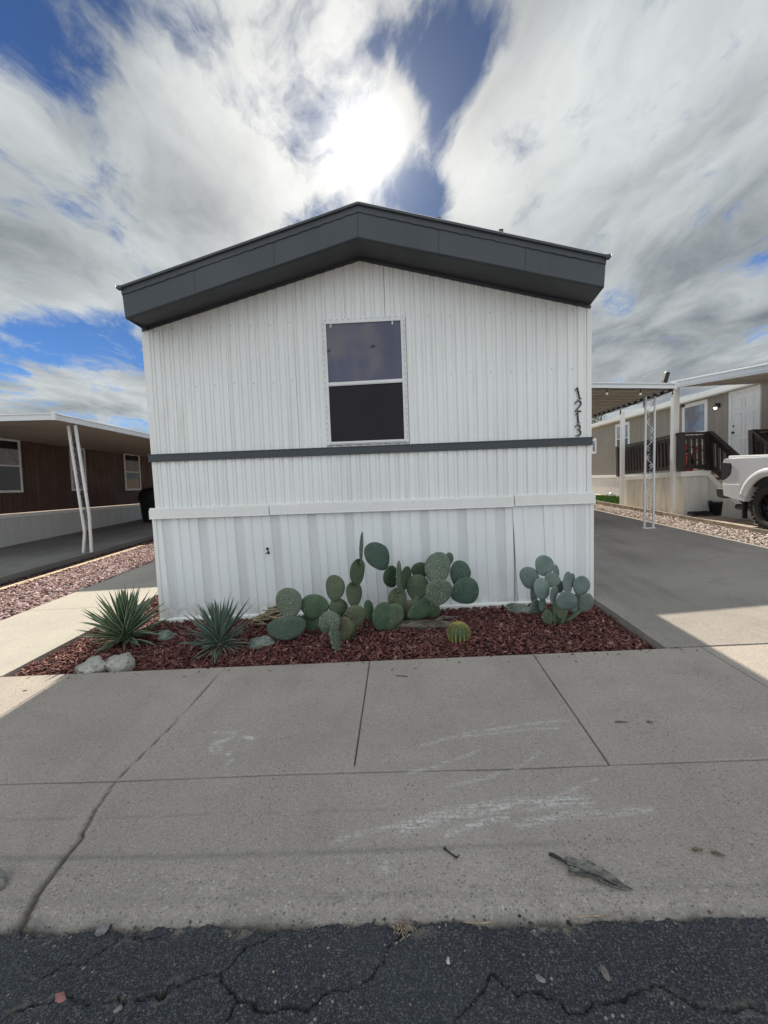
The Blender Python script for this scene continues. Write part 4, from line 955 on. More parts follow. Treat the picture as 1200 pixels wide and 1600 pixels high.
def sword_plant(label, c, n, L, mat_, seed, up=1., lean=(0, 0)):
    t = thing('agave_plant', label, 'plant', c, 'sword-leaved plants in the bark bed'); r = random.Random(seed)
    mb = MB(); edge = []
    ga = 2.39996
    for i in range(n):
        f = i/(n-1)                        # 0 = inner, upright; 1 = outer, lying
        el = R_(88-78*f**1.0*up + r.uniform(-7, 7)); az = i*ga+r.uniform(-.25, .25)
        ln = L*(.80+.25*math.sin(math.pi*min(1, f*1.1)))*r.uniform(.85, 1.10); wd = r.uniform(.036, .050)*L/.42
        d = Vector((math.cos(el)*math.cos(az)+lean[0], math.cos(el)*math.sin(az)+lean[1], math.sin(el))).normalized()
        s_ = d.cross(Vector((0, 0, 1)));
        if s_.length < .05: s_ = Vector((1, 0, 0))
        s_.normalize(); s_ = (Quaternion(d, r.uniform(-.5, .5)) @ s_); nrm = s_.cross(d).normalized()
        if nrm.z < 0: nrm = -nrm
        base = Vector(c) + Vector((math.cos(az), math.sin(az), 0))*.018 + Vector((0, 0, .03+.10*(1-f)))
        K = 9; drp = r.uniform(-.03, .16)*f; vs = []
        for k in range(K+1):
            q = k/K; w_ = wd*(.55+.9*q if q < .35 else (.865*(1-((q-.35)/.65)**1.7)))*(1 if k < K else .02)
            w_ = max(w_, .0006)
            ctr = base + d*ln*q + Vector((0, 0, -drp*q*q*ln/.4))
            fold = .30*w_
            vs += [ctr-s_*w_/2+nrm*fold, ctr-s_*w_*.40+nrm*fold*.75, ctr, ctr+s_*w_*.40+nrm*fold*.75, ctr+s_*w_/2+nrm*fold]
            edge += [1, .5, 0, .5, 1]
        mb.add(vs, [(5*k+j, 5*k+j+1, 5*k+j+6, 5*k+j+5) for k in range(K) for j in range(4)], 0, False)
    o = mb.build('leaf_rosette', mat_, t)
    a = o.data.attributes.new('edge', 'FLOAT', 'POINT'); a.data.foreach_set('value', edge)
    mb = MB()   # dry old leaves lying round the foot
    for i in range(36):
        az = r.uniform(0, 6.28); ln = L*r.uniform(.35, .62); w_ = r.uniform(.006, .014); rr = .03
        p0 = Vector(c)+Vector((math.cos(az)*rr, math.sin(az)*rr, .05)); p2 = Vector(c)+Vector((math.cos(az)*ln, math.sin(az)*ln, r.uniform(.0, .035)))
        pm = (p0+p2)/2+Vector((0, 0, r.uniform(-.01, .03))); s2 = Vector((-math.sin(az), math.cos(az), r.uniform(-.5, .5)))*w_
        mb.add([p0-s2, p0+s2, pm+s2, pm-s2, p2], [(0, 1, 2, 3), (3, 2, 4)])
    mb.tube([Vector(c)+Vector((0, 0, -.05)), Vector(c)+Vector((0, 0, .09))], [.05, .035], 10)
    mb.build('dead_leaves', DEAD, t)
    return t
sword_plant('larger green sword-leaved plant with pale leaf edges left of the house corner', (-2.71, 3.98, -.10), 105, .47, LEAF, 5, 1.0, (-.02, 0))
sword_plant('bluish sword-leaved plant in front of the white skirting beside a grey rock', (-1.665, 3.70, -.075), 84, .395, LEAFB, 9, 1.02)

# barrel cactus
t = thing('barrel_cactus', 'small round barrel cactus covered in yellow spines on the red bark', 'cactus', (.452, 3.70, bed_zf(.45, 3.7)))
mb = MB(); NR = 16; c = Vector((.452, 3.70, bed_zf(.45, 3.7)+.068)); NA, NV = NR*4, 14; vs = []; RR, HH = .086, .084
def bp(a, ph, k=1.):
    rad = RR*(1+.085*math.cos(a*NR))*math.sin(ph)**.85*k; return c+Vector((rad*math.cos(a), rad*math.sin(a), HH*math.cos(ph)*k*(1 if math.cos(ph) < .9 else .97)))
for i in range(NV+1):
    ph = .06+(math.pi-.12)*i/NV
    vs += [bp(2*math.pi*j/NA, ph) for j in range(NA)]
mb.add(vs, [(i*NA+j, i*NA+(j+1) % NA, (i+1)*NA+(j+1) % NA, (i+1)*NA+j) for i in range(NV) for j in range(NA)] + [tuple(range(NA))], 0, True)
mb.build('ribbed_body', plain('barrel_cactus_skin', (.055, .10, .04), .6, var=.3, scale=30), t)
mb = MB(); r = random.Random(3)
for k in range(NR):
    a = 2*math.pi*k/NR
    for i in range(20):
        ph = .10+i*.115; p_ = bp(a, ph, .99); n_ = (p_-c).normalized()
        for q in range(15):
            d = (n_+Vector((r.uniform(-1, 1), r.uniform(-1, 1), r.uniform(-.9, .9)))*.75).normalized(); s_ = d.cross(Vector((.2, .1, 1))).normalized()*.0009
            ln = r.uniform(.012, .028); mb.add([p_-s_, p_+s_, p_+d*ln], [(0, 1, 2)])
mb.build('yellow_spines', plain('yellow_spine', (.60, .52, .17), .6, var=.3, scale=30), t)

# rocks
def rock(label, c, size, mat_, seed, rotz=0., group=None, name='rock', cuts=9):
    group = group or ('rocks in the bark bed' if name == 'rock' else 'pebbles on the asphalt')
    r = random.Random(seed); import bmesh
    bm = bmesh.new(); bmesh.ops.create_icosphere(bm, subdivisions=4, radius=1.)
    pl = [(Vector((r.uniform(-1, 1), r.uniform(-1, 1), r.uniform(-.5, 1))).normalized(), r.uniform(.50, .80)) for _ in range(cuts)]
    for v in bm.verts:
        p_ = v.co.copy()
        for n_, d in pl:
            q = p_.dot(n_)
            if q > d: p_ -= n_*(q-d)*.985
        from mathutils import noise as mn
        p_ += p_.normalized()*(mn.fractal(p_*1.9+Vector((seed, 0, 0)), .8, 2., 6)*.13)
        p_ *= 1.22
        v.co = p_
    me = bpy.data.meshes.new(name); M = Matrix.Rotation(rotz, 4, 'Z') @ Matrix.Diagonal((*[s/2 for s in size], 1)); bm.transform(M); bm.to_mesh(me); bm.free()
    me.materials.append(mat_); o = bpy.data.objects.new(name, me); COL.objects.link(o); o.location = c
    return tag(o, label, 'rock', group)
rock('smaller pale rock, left one of the two on the sidewalk edge', (-2.61, 3.375, -.052), (.235, .16, .13), STONE, 31, .15)
rock('larger pale rock with greenish top, right one of the two on the sidewalk edge', (-2.42, 3.40, -.042), (.25, .20, .175), STONE, 44, -.2)
rock('greenish grey rock between the bluish sword plant and low cactus', (-1.345, 3.80, -.045), (.24, .16, .14), STONEG, 12, .2)
rock('low grey-green rock against the skirting behind the blue-grey cactus', (1.16, 4.36, .005), (.30, .15, .13), STONEG, 23, -.1)
rock('small grey rock half hidden behind the left sword plant', (-2.36, 4.05, -.06), (.17, .12, .09), STONEG, 58, .4)
# pile of dead cactus stems and broken pale sticks by the wall
t = thing('debris_pile', 'pile of dry broken stems against the skirting behind the cacti', 'debris', (-1.35, 4.36, -.05))
mb = MB(); r = random.Random(8)
for i in range(120):
    a = r.uniform(-.5, .5)+(math.pi if r.random() < .5 else 0); ln = r.uniform(.05, .16); u_, v_ = r.gauss(0, .10), r.gauss(0, .05)
    z = -.03+max(0, .14-abs(u_)*.6-abs(v_)*.6)*r.random()
    p_ = Vector((-1.36+u_, 4.38+v_*1.2, z)); d = Vector((math.cos(a), math.sin(a)*.5, r.uniform(-.35, .35)))*ln/2
    mb.tube([p_-d, p_+Vector((0, 0, .006)), p_+d], [.004, .009, .005], 5)
mb.build('dry_stems', plain('pale_dry_stem', (.34, .28, .19), .9, var=.6, scale=9, bump=.5), t)
o = MB(); o.tube([(-.12, 4.05, -.03), (.05, 4.02, .0), (.25, 3.98, .012), (.42, 3.99, .0), (.50, 4.03, -.02)], [.05, .055, .05, .04, .02], 12)
o.tube([(.25, 3.98, .02), (.34, 4.06, .05), (.46, 4.12, .03)], [.03, .024, .01], 8)
o = o.build('driftwood', WOOD); tag(o, 'dark weathered log lying under the largest prickly pear', 'log')
# litter
def drift_leaf(label, pts, widths, curl, z0, mat_, name='dry_leaf', cat='leaf', more=()):
    mb = MB()
    for pts, widths, z0 in [(pts, widths, z0)]+list(more): leaf_strip(mb, pts, widths, curl, z0)
    o = mb.build(name, mat_); sm = o.modifiers.new('thick', 'SOLIDIFY'); sm.thickness = .0016
    return tag(o, label, cat)
def leaf_strip(mb, pts, widths, curl, z0):
    n = len(pts); vs = []
    for i, (x, y) in enumerate(pts):
        a = Vector(pts[min(i+1, n-1)])-Vector(pts[max(i-1, 0)]); a.normalize(); nx, ny = -a.y, a.x; w = widths[i]
        for k in range(7):
            q = k/6*2-1; zz = z0+gzf(x)+.003+curl*w*(q*q)+.004*math.sin(i*1.7+k*1.3)*abs(q)+.002
            vs.append((x+nx*w*q*(1-.25*curl*q*q), y+ny*w*q, zz))
    mb.add(vs, [(7*i+k, 7*i+k+1, 7*i+k+8, 7*i+k+7) for i in range(n-1) for k in range(6)], 0, True)
t = MT('grey_dry_leaf', .85, 0, .3); c = t.mix(t.rng(t.noise(1, 5, .6, v=t.map((20, 60, 60), rot=(0, 0, .5))), .35, .65), (.085, .085, .078), (.235, .225, .20)); t.color(c); t.bump(t.noise(1, 4, v=t.map((25, 120, 120), rot=(0, 0, .5))), .7, .004); DRY = t.m
drift_leaf('large curled grey dry leaf on the concrete near the asphalt', [(.555, 1.520), (.570, 1.516), (.595, 1.507), (.622, 1.495), (.650, 1.476), (.680, 1.452), (.708, 1.430), (.742, 1.408)], [.006, .022, .017, .024, .019, .021, .012, .002], .45, .004, DRY,
    more=[([(.556, 1.487), (.566, 1.480), (.580, 1.482), (.605, 1.480), (.630, 1.470), (.655, 1.452), (.690, 1.430), (.735, 1.410)], [.010, .022, .013, .021, .015, .018, .010, .002], .002)])
drift_leaf('small dark curled leaf touching the large grey dry leaf', [(.505, 1.545), (.520, 1.538), (.538, 1.526), (.560, 1.510)], [.006, .010, .010, .004], .9, .006, plain('dark_dry_leaf', (.05, .048, .042), .8, var=.4, scale=50))
drift_leaf('grey dry leaf at the far left edge of the concrete', [(-1.70, 1.50), (-1.64, 1.49), (-1.59, 1.475), (-1.555, 1.465)], [.03, .04, .03, .004], .5, .004, DRY)
for i, (x, y, l_, a, lb) in enumerate(((1.059, 1.56, .04, .1, 'small brown leaf scrap, left of two near the right edge'), (1.119, 1.54, .045, -.25, 'small brown leaf scrap, right of two near the right edge'), (1.33, 2.36, .03, .0, 'tiny brown scrap on the concrete panel right of the white scrapes'), (1.18, 2.37, .07, .0, 'thin faded brown stem on the concrete panel right of the white scrapes'))):
    drift_leaf(lb, [(x-l_/2*math.cos(a), y-l_/2*math.sin(a)), (x, y+.002), (x+l_/2*math.cos(a), y+l_/2*math.sin(a))], [.003, .008 if l_ < .06 else .004, .002], .6, .002, DEAD)
mb = MB(); mb.tube([(.118, 1.592, gzf(.12)+.008), (.130, 1.575, gzf(.12)+.010), (.145, 1.562, gzf(.12)+.008), (.160, 1.550, gzf(.12)+.008), (.172, 1.553, gzf(.12)+.014)], [.0055, .003, .0032, .004, .002], 7)
tag(mb.build('twig', plain('dark_twig', (.035, .028, .022), .8)), 'short dark bent twig on the coarse concrete', 'twig')
mb = MB(); mb.tube([(-.09, 3.02, .005), (-.03, 3.01, .006), (.0, 3.0, .006)], [.002, .003, .0015], 6)
tag(mb.build('twig', bpy.data.materials['dark_twig']), 'tiny thin twig on the concrete close to the bark bed', 'twig')
def pebble(label, c, s, mat_, seed, cat='stone'): return rock(label, (c[0], c[1], gzf(c[0])+c[2]), s, mat_, seed, seed*.7, name='pebble', cuts=5)
pale = plain('pale_pebble', (.21, .21, .20), .85, var=.3, scale=60, bump=.4)
for lb, c_, s, mt_, sd_ in (('grey ringed pebble at the asphalt edge near the cracked joint', (-1.069, 1.318, -.002), (.032, .036, .022), pale, 3),
    ('pinkish stone chip lying on the asphalt at lower left', (-1.065, 1.134, -.008), (.036, .024, .014), plain('pink_chip', (.30, .14, .13), .85, var=.3, scale=50), 4),
    ('flat pale pebble on the asphalt right of the middle', (.356, 1.166, -.008), (.014, .026, .010), pale, 6),
    ('small white stone on the asphalt left of the flat pebble', (.092, 1.216, -.008), (.016, .013, .009), plain('white_pebble', (.45, .44, .42), .85), 7),
    ('long pale flake on the asphalt farther right', (.545, 1.178, -.008), (.016, .034, .007), plain('tan_flake', (.17, .155, .13), .85, var=.3, scale=40), 9),
    ('tiny pale pebble beside the asphalt crack at lower left', (-.868, 1.10, -.006), (.014, .020, .010), pale, 12)): pebble(lb, c_, s, mt_, sd_)
mb = MB(); r = random.Random(5)
for i in range(60):
    a = r.uniform(0, 3.14); x, y = -.045+r.gauss(0, .016), 1.302+r.gauss(0, .013); ln = r.uniform(.01, .03); z = gzf(x)-.004+r.uniform(0, .014)
    mb.tube([(x-math.cos(a)*ln/2, y-math.sin(a)*ln/2, z), (x, y, z+.004), (x+math.cos(a)*ln/2, y+math.sin(a)*ln/2, z)], [.0008, .0022, .0008], 4)
tag(mb.build('straw_tuft', plain('dry_straw', (.33, .26, .19), .9, var=.4, scale=30)), 'tan clump of dry straw on the asphalt edge', 'debris')
for lb, pts in (('dry stalk lying along the asphalt edge right of the straw clump', [(.15, 1.318), (.20, 1.312), (.25, 1.315), (.262, 1.322)]), ('pale dry stalk on the broken asphalt edge toward the right', [(.50, 1.318), (.54, 1.328), (.60, 1.330), (.68, 1.345)])):
    mb = MB(); mb.tube([(x, y, gzf(x)+.004) for x, y in pts], [.002, .0035, .003, .001], 6); tag(mb.build('dry_stalk', bpy.data.materials['dry_straw']), lb, 'stalk')
# ================================================================ RIGHT SIDE
# carport of the white home
cp = thing('carport', 'white metal carport roof on the right side of the white home', 'carport', (3.4, 8.0, .1))
CX1 = 4.96
def cz(x, y): return 2.735+(4.96-x)*.052-.034*(y-8.25)       # underside
mb = MB()
ys = [8.27, 12, 16]; xs = [1.98+i*(CX1-1.98)/19 for i in range(20)]
mb.add([(x, y, cz(x, y)+.014*(j % 2)) for y in ys for j, x in enumerate(xs)], [(r*20+j, r*20+j+1, (r+1)*20+j+1, (r+1)*20+j) for r in range(2) for j in range(19)], 0)
mb.add([(x, y, cz(x, y)+.075) for y in ys for x in (1.98, CX1)], [(0, 1, 3, 2), (2, 3, 5, 4)], 1)
# pan joints across, seen from below
for k in range(26): y = 8.45+k*.3; mb.box((1.98, y, cz(1.98, y)-.002), (CX1, y+.02, cz(1.98, y)+.01)) if False else mb.beam((1.98, y, cz(1.98, y)), (CX1, y, cz(CX1, y)), .02, .018)
mb.build('roof_panel', [AWNU, AWN], cp)
mb = MB(); mb.beam((1.97, 8.25, cz(1.97, 8.25)+.035), (CX1+.06, 8.25, cz(CX1, 8.25)+.032), .05, .084); mb.beam((1.97, 8.22, cz(1.97, 8.25)+.077), (CX1+.06, 8.22, cz(CX1, 8.25)+.074), .04, .020); mb.beam((1.97, 8.222, cz(1.97, 8.25)+.0), (CX1+.06, 8.222, cz(CX1, 8.25)-.003), .03, .016)
mb.build('front_fascia', AWN, cp, .004)
mb = MB(); mb.box((CX1+.03, 8.215, cz(CX1, 8.25)-.03), (CX1+.075, 8.28, cz(CX1, 8.25)+.10)); mb.build('corner_cap', AWN, cp, .004)
mb = MB(); mb.beam((CX1+.02, 8.28, cz(CX1, 8.28)-.02), (CX1+.02, 16, cz(CX1, 16.)-.02), .06, .055)
for k in range(34):       # bright ends of the roof pans between the dark beam teeth
    y = 8.35+k*.235; z = cz(CX1, y)+.012
    mb.box((CX1-.018, y, z-.050), (CX1-.011, y+.10, z-.018), 1)
mb.build('side_beam', [BLACK, AWN], cp)
def trellis(label_name, parent, base, top, gap, mat_, kink=None, ax=(1, 0, 0), scroll=BLACK):
    A = Vector(ax); b, t_ = Vector(base), Vector(top)
    for s in (-.5, .5):
        mb = MB(); pts = [b+A*gap*s*(.75 if kink else 1), t_+A*gap*s]
        if kink:
            k_ = Vector(kink)
            pts = [b+A*gap*s*.9, k_+A*gap*s*.75 + Vector((0, 0, .1 if s > 0 else -.05)), t_+A*gap*s]
        for p_, q in zip(pts[:-1], pts[1:]): mb.beam(p_, q, .032, .032, up=(0, 1, 0))
        mb.build('post_tube', mat_, parent, .003)
    return b, t_
b_, t__ = trellis('x', cp, (4.80, 8.64, gzf(4.8)), (4.80, 8.64, 2.66), .17, AWN)
mb = MB()
for k in range(7):
    z0 = .25+k*.34; z1 = z0+.3; A_ = []
    s = 1 if k % 2 else -1
    for i in range(13): A_.append((4.80+s*.055*math.sin(i/12*math.pi*2), 8.64, z0+(z1-z0)*i/12))
    mb.tube(A_, .006, 5)
    for q in (0, 1): mb.tube([(4.80+.03*s*(1-2*q)+.026*math.cos(a*.6), 8.64, z0+.07+.15*q+.026*math.sin(a*.6)) for a in range(11)], .006, 5)
mb.build('scrollwork', ALU, cp)
mb = MB(); mb.box((4.68, 8.58, gzf(4.8)), (4.92, 8.70, gzf(4.8)+.012)); mb.build('base_plate', ALU, cp)
for (x, y) in ((4.80, 12.4), (4.80, 15.6)):
    mb = MB(); mb.box((x-.03, y-.03, gzf(x)), (x+.03, y+.03, cz(x, y)-.02)); mb.build('post', AWN, cp)
# spotlight on the roof corner
t = thing('solar_spotlight', 'small dark solar spotlight standing on the carport roof corner', 'light', (4.85, 8.25, 2.83))
mb = MB(); mb.box((4.80, 8.21, 2.815), (4.92, 8.27, 2.835)); mb.tube([(4.85, 8.25, 2.83), (4.86, 8.25, 2.88)], .012, 8); mb.build('bracket', BLACK, t)
mb = MB(); mb.box((4.825, 8.22, 2.85), (4.895, 8.30, 3.03), rot=Matrix.Rotation(.28, 3, 'Y')); mb.build('lamp_head', BLACK, t, .008)
# string lights
t = thing('string_lights', 'black string of clear bulbs hanging along the carport roof edge', 'string lights', (4.8, 8.0, 2.68))
mb = MB(); P0 = []
for k in range(8): x = 2.4+k*.34; P0.append((x, 8.24, cz(x, 8.25)-.012-.02*(k % 2)))
P0 += [(CX1-.01, 8.25, cz(CX1, 8.25)-.02)]
for k in range(14): y = 8.55+k*.55; P0.append((CX1+.0, y, cz(CX1, y)-.06-.025*(k % 2)))
mb.tube(P0, .006, 5); mb.build('cord', BLACK, t)
for (x, y, z) in [(3.80, 8.24, 2.785), (4.40, 8.24, 2.752), (4.97, 8.24, 2.695)] + [(CX1, 9.15+k*.95, cz(CX1, 9.15+k*.95)-.07) for k in range(6)]:
    mb = MB(); mb.tube([(x, y, z), (x, y, z-.045), (x, y, z-.075)], [.008, .012, .020], 8); so_ = mb.build('bulb_socket', BLACK, t)
    mb = MB(); mb.lathe([(0, -.125), (.016, -.120), (.024, -.105), (.022, -.088), (.014, -.074)], (x, y, z), 10); mb.build('bulb', BULB, so_)

# ---- beige home
bh = thing('beige_mobile_home', 'beige neighbouring mobile home with white door behind the dark deck', 'mobile home', (9.0, 11.2, .13), rot=(R_(-1.6), 0, 0))
L0 = Vector((9.0, 11.2, .13))
def BZ(y): return 0     # local frame: x depth into house, y along, z above .13
mb = MB(); y0, y1 = -2.6, 12.6
pr = profile(y0, y1, [(.20, 0.), (.012, .010), (.09, 0.), (.012, .010)])
zt = 3.20; vs = []
for yy, d in pr: vs += [(d, yy, .88), (d, yy, zt)]
mb.add(vs, [(2*i, 2*i+2, 2*i+3, 2*i+1) for i in range(len(pr)-1)])
for yy in (y0, y1): mb.add([(0, yy, -.3), (4.6, yy, -.3), (4.6, yy, zt), (2.3, yy, zt+.5), (0, yy, zt)], [(0, 1, 2, 3, 4)])
mb.add([(4.6, y0, -.3), (4.6, y1, -.3), (4.6, y1, zt), (4.6, y0, zt)], [(0, 1, 2, 3)])
mb.build('siding', BEIGE, bh, local=True)
mb = MB(); pr = profile(y0, y1, [(.16, 0.), (.012, .010), (.09, 0.), (.012, .010)]); vs = []
for yy, d in pr: vs += [(d-.015, yy, -.5), (d-.015, yy, .80)]
mb.add(vs, [(2*i, 2*i+2, 2*i+3, 2*i+1) for i in range(len(pr)-1)]); mb.build('skirting', NBW, bh, local=True)
mb = MB(); mb.box((-.05, y0, .79), (.01, y1, .89)); mb.build('belt_trim', TRIM, bh, .004, local=True)
mb = MB()
mb.add([(-.18, y0-.2, zt-.02), (-.18, y1+.2, zt-.02), (2.3, y1+.2, zt+.56), (2.3, y0-.2, zt+.56), (4.8, y1+.2, zt-.02), (4.8, y0-.2, zt-.02)], [(0, 1, 2, 3), (3, 2, 4, 5)])
mb.build('roof', AWN, bh, local=True)
mb = MB(); mb.box((-.20, y0-.2, zt-.10), (-.16, y1+.2, zt+.05)); mb.box((-.2, y0-.2, zt-.11), (0, y1+.2, zt-.085)); mb.build('eave_fascia', TRIM, bh, .003, local=True)
def hwin(name, ya, yb, za, zb, parent, pane=GLASSB, w=.11, split=False, mat2=None):
    mb = MB()
    for (a, b, c, d) in ((ya, yb, za, za+w), (ya, yb, zb-w, zb), (ya, ya+w, za+w, zb-w), (yb-w, yb, za+w, zb-w)): mb.box((-.035, a, c), (.0, b, d))
    f = mb.build(name, DOORW, parent, .003, local=True)
    zm = (za+zb)/2
    mb = MB(); mb.box((-.016, ya+w, za+w), (-.010, yb-w, zb-w if not split else zm)); mb.build('pane', mat2 or pane, f, local=True)
    if split:
        mb = MB(); mb.box((-.018, ya+w, zm), (-.012, yb-w, zb-w)); mb.build('pane', pane, f, local=True)
        mb = MB(); mb.box((-.03, ya+w, zm-.015), (-.011, yb-w, zm+.015)); mb.build('meeting_rail', DOORW, f, local=True)
    return f
# local coordinates: y - 11.2, z - .13 (the whole home falls slightly to the rear)
hwin('window', 1.95, 3.08, 2.05, 3.06, bh)
hwin('window', 6.3, 7.4, 1.75, 2.98, bh, split=True, mat2=GLASSD)
hwin('window', 9.2, 9.7, 1.9, 2.6, bh)
# door
mb = MB(); ya, yb, za, zb = .06, 1.10, 1.03, 3.08
for (a, b, c, d) in ((ya, yb, zb-.09, zb), (ya, ya+.09, za, zb-.09), (yb-.09, yb, za, zb-.09)): mb.box((-.045, a, c), (.0, b, d))
dr = mb.build('door', DOORW, bh, .004, local=True)
mb = MB(); mb.box((-.025, ya+.09, za), (-.012, yb-.09, zb-.09)); lf = mb.build('door_leaf', DOORW, dr, local=True)
mb = MB()
for j in (0, 1):
    yc = ya+.09+.12+j*.39
    for (z0, z1) in ((za+.15, za+.75), (za+.86, za+1.45), (za+1.56, za+1.82)):
        for (a, b, c, d) in ((yc, yc+.29, z0, z0+.02), (yc, yc+.29, z1-.02, z1), (yc, yc+.02, z0+.02, z1-.02), (yc+.27, yc+.29, z0+.02, z1-.02)): mb.box((-.034, a, c), (-.0255, b, d))
mb.build('raised_panels', DOORW, dr, .003, local=True)
mb = MB(); mb.lathe([(.001, -.07), (.03, -.065), (.03, -.045), (.012, -.04), (.03, -.028), (.03, -.025)], (0, yb-.16, za+.95), 12, axis='X'); mb.lathe([(.001, -.045), (.026, -.04), (.026, -.025)], (0, yb-.16, za+1.12), 12, axis='X')
mb.build('handle', BLACK, dr, local=True)
mb = MB(); mb.box((-.05, 1.46, 2.74), (.0, 1.56, 2.86)); mb.tube([(-.04, 1.5, 2.83), (-.16, 1.42, 2.84), (-.17, 1.42, 2.80)], .018, 8); mb.lathe([(.03, .0), (.055, .06)], (-.17, 1.42, 2.72), 12)
wl_ = mb.build('wall_lamp', BLACK, bh, local=True)
mb = MB(); mb.lathe([(0, -.05), (.035, -.035), (.045, .0), (.035, .03)], (-.17, 1.42, 2.72), 12); mb.build('lit_bulb', LAMPLIT, wl_, local=True)
mb = MB(); mb.box((-.07, 2.95, 2.99), (.0, 3.1, 3.07)); mb.build('wall_camera', BLACK, bh, .01, local=True)
# porch awning of the beige home
pa = thing('porch_awning', 'white sloping awning over the dark deck of the beige home', 'awning', (6.4, 10.6, 0))
def az_(y): return 3.16+(y-10.6)*.075
mb = MB()
for k in range(16):
    x0, x1 = 6.42+k*.17, 6.42+(k+1)*.17
    mb.add([(x0, 6.2, az_(6.2)-.045+.01*(k % 2)), (x1, 6.2, az_(6.2)-.045+.01*(k % 2)), (x1, 10.66, az_(10.66)-.045+.01*(k % 2)), (x0, 10.66, az_(10.66)-.045+.01*(k % 2))], [(0, 1, 2, 3)])
mb.add([(6.4, 6.2, az_(6.2)+.06), (9.2, 6.2, az_(6.2)+.40), (9.2, 10.66, az_(10.66)+.40), (6.4, 10.66, az_(10.66)+.06)], [(0, 1, 2, 3)], 1)
mb.add([(6.4, 10.66, az_(10.66)-.05), (9.2, 10.66, az_(10.66)-.05), (9.2, 10.66, az_(10.66)+.40), (6.4, 10.66, az_(10.66)+.06)], [(0, 1, 2, 3)], 1)
mb.build('roof_panel', [AWNU, AWN], pa)
mb = MB(); mb.beam((6.385, 6.2, az_(6.2)), (6.385, 10.7, az_(10.7)), .05, .15); mb.beam((6.36, 6.2, az_(6.2)+.065), (6.36, 10.7, az_(10.7)+.065), .04, .03); mb.beam((6.365, 6.2, az_(6.2)-.03), (6.365, 10.7, az_(10.7)-.03), .03, .02); mb.build('side_fascia', AWN, pa, .004)
for (x, y, zt_, w) in ((6.47, 10.62, 3.12, .13), (6.32, 12.75, 2.86, .10), (6.45, 6.6, 2.82, .11)):
    mb = MB(); mb.box((x-w/2, y-w/2, gzf(x)), (x+w/2, y+w/2, zt_)); mb.build('post', TRIM, pa, .006)
# ---- deck
dk = thing('deck', 'raised deck with dark brown railing, stairs and stained cream skirting', 'deck', (6.5, 10.3, .15), rot=(R_(-3.6), 0, 0))
DX, DY = 6.5, 10.3
def dbox(mb, a, b, mi=0): mb.box((a[0]-DX, a[1]-DY, a[2]-.15), (b[0]-DX, b[1]-DY, b[2]-.15), mi)
mb = MB(); dbox(mb, (6.5, 10.3, 1.10), (8.98, 13.3, 1.15)); mb.build('floor_boards', DECKP, dk, local=True)
mb = MB(); pr = profile(0, 2.9, [(.16, 0.), (.015, .012), (.07, 0.), (.015, .012)]); vs = []
for yy, d in pr: vs += [(-d, yy, -.25), (-d, yy, .90)]
mb.add(vs, [(2*i, 2*i+2, 2*i+3, 2*i+1) for i in range(len(pr)-1)]); mb.build('side_skirting', STAINW, dk, local=True)
mb = MB(); pr = profile(0, .62, [(.12, 0.), (.012, .010), (.07, 0.), (.012, .010)]); vs = []
for xx, d in pr: vs += [(xx, -d, -.25), (xx, -d, .90)]
mb.add(vs, [(2*i, 2*i+2, 2*i+3, 2*i+1) for i in range(len(vs)//2-1)]); mb.build('front_skirting', NBW, dk, local=True); mb = MB(); vs = []
pr = profile(1.55, 2.5, [(.16, 0.), (.012, .010)])
for xx, d in pr: vs += [(xx, -d, -.25), (xx, -d, .90)]
mb.add(vs, [(2*i, 2*i+2, 2*i+3, 2*i+1) for i in range(len(vs)//2-1)])
mb.build('front_skirting', NBW, dk, local=True)
mb = MB(); mb.box((-.04, -.03, .88), (.03, 3.0, 1.0)); mb.box((.03, -.04, .88), (.62, .03, 1.0)); mb.build('white_rim_board', TRIM, dk, .004, local=True)
def railing(mb, p, q, zb, zt, n, w=.045):     # balusters between two points, level or raked
    p, q = Vector(p), Vector(q); d = q-p
    mb.beam(p+Vector((0, 0, zt)), q+Vector((0, 0, zt)), .11, .045); mb.beam(p+Vector((0, 0, zt-.09)), q+Vector((0, 0, zt-.09)), .045, .09); mb.beam(p+Vector((0, 0, zb)), q+Vector((0, 0, zb)), .045, .09)
    for i in range(n):
        c_ = p+d*((i+.5)/n); mb.box((c_.x-w/2, c_.y-w/2, c_.z+zb), (c_.x+w/2, c_.y+w/2, c_.z+zt-.04))
F0 = 1.0
mb = MB(); railing(mb, (.0, .1, F0), (.0, 2.9, F0), .10, .87, 19, .055); mb.build('side_railing', DECKP, dk, local=True)
mb = MB(); railing(mb, (.1, .0, F0), (.58, .0, F0), .10, .87, 4, .055); mb.build('front_railing', DECKP, dk, local=True)
mb = MB(); railing(mb, (1.65, .0, F0), (2.45, .0, F0), .10, .87, 5); mb.build('front_railing', DECKP, dk, local=True)
for (x, y) in ((0, .02), (.6, 0), (1.6, 0), (0, 2.92), (2.45, 0)):
    mb = MB(); mb.box((x-.065, y-.065, 1.0), (x+.065, y+.065, F0+.90)); mb.build('railing_post', DECKP, dk, .004, local=True)
rn, rs = 1.35, 1.02
for x in (.62, 1.58):
    mb = MB(); railing(mb, (x, -.05, F0-.0), (x, -rn, F0-rs), .10, .87, 9, .05); mb.build('stair_railing', DECKP, dk, local=True)
    mb = MB(); mb.box((x-.05, -rn-.05, -.25), (x+.05, -rn+.05, F0-rs+.92)); mb.build('railing_post', DECKP, dk, .004, local=True)
mb = MB()
for i in range(6): mb.box((.66, -(i+1)*rn/6, F0-(i+1)*rs/6-.05), (1.54, -i*rn/6, F0-(i+1)*rs/6))
mb.build('stair_treads', DECKP, dk, local=True)
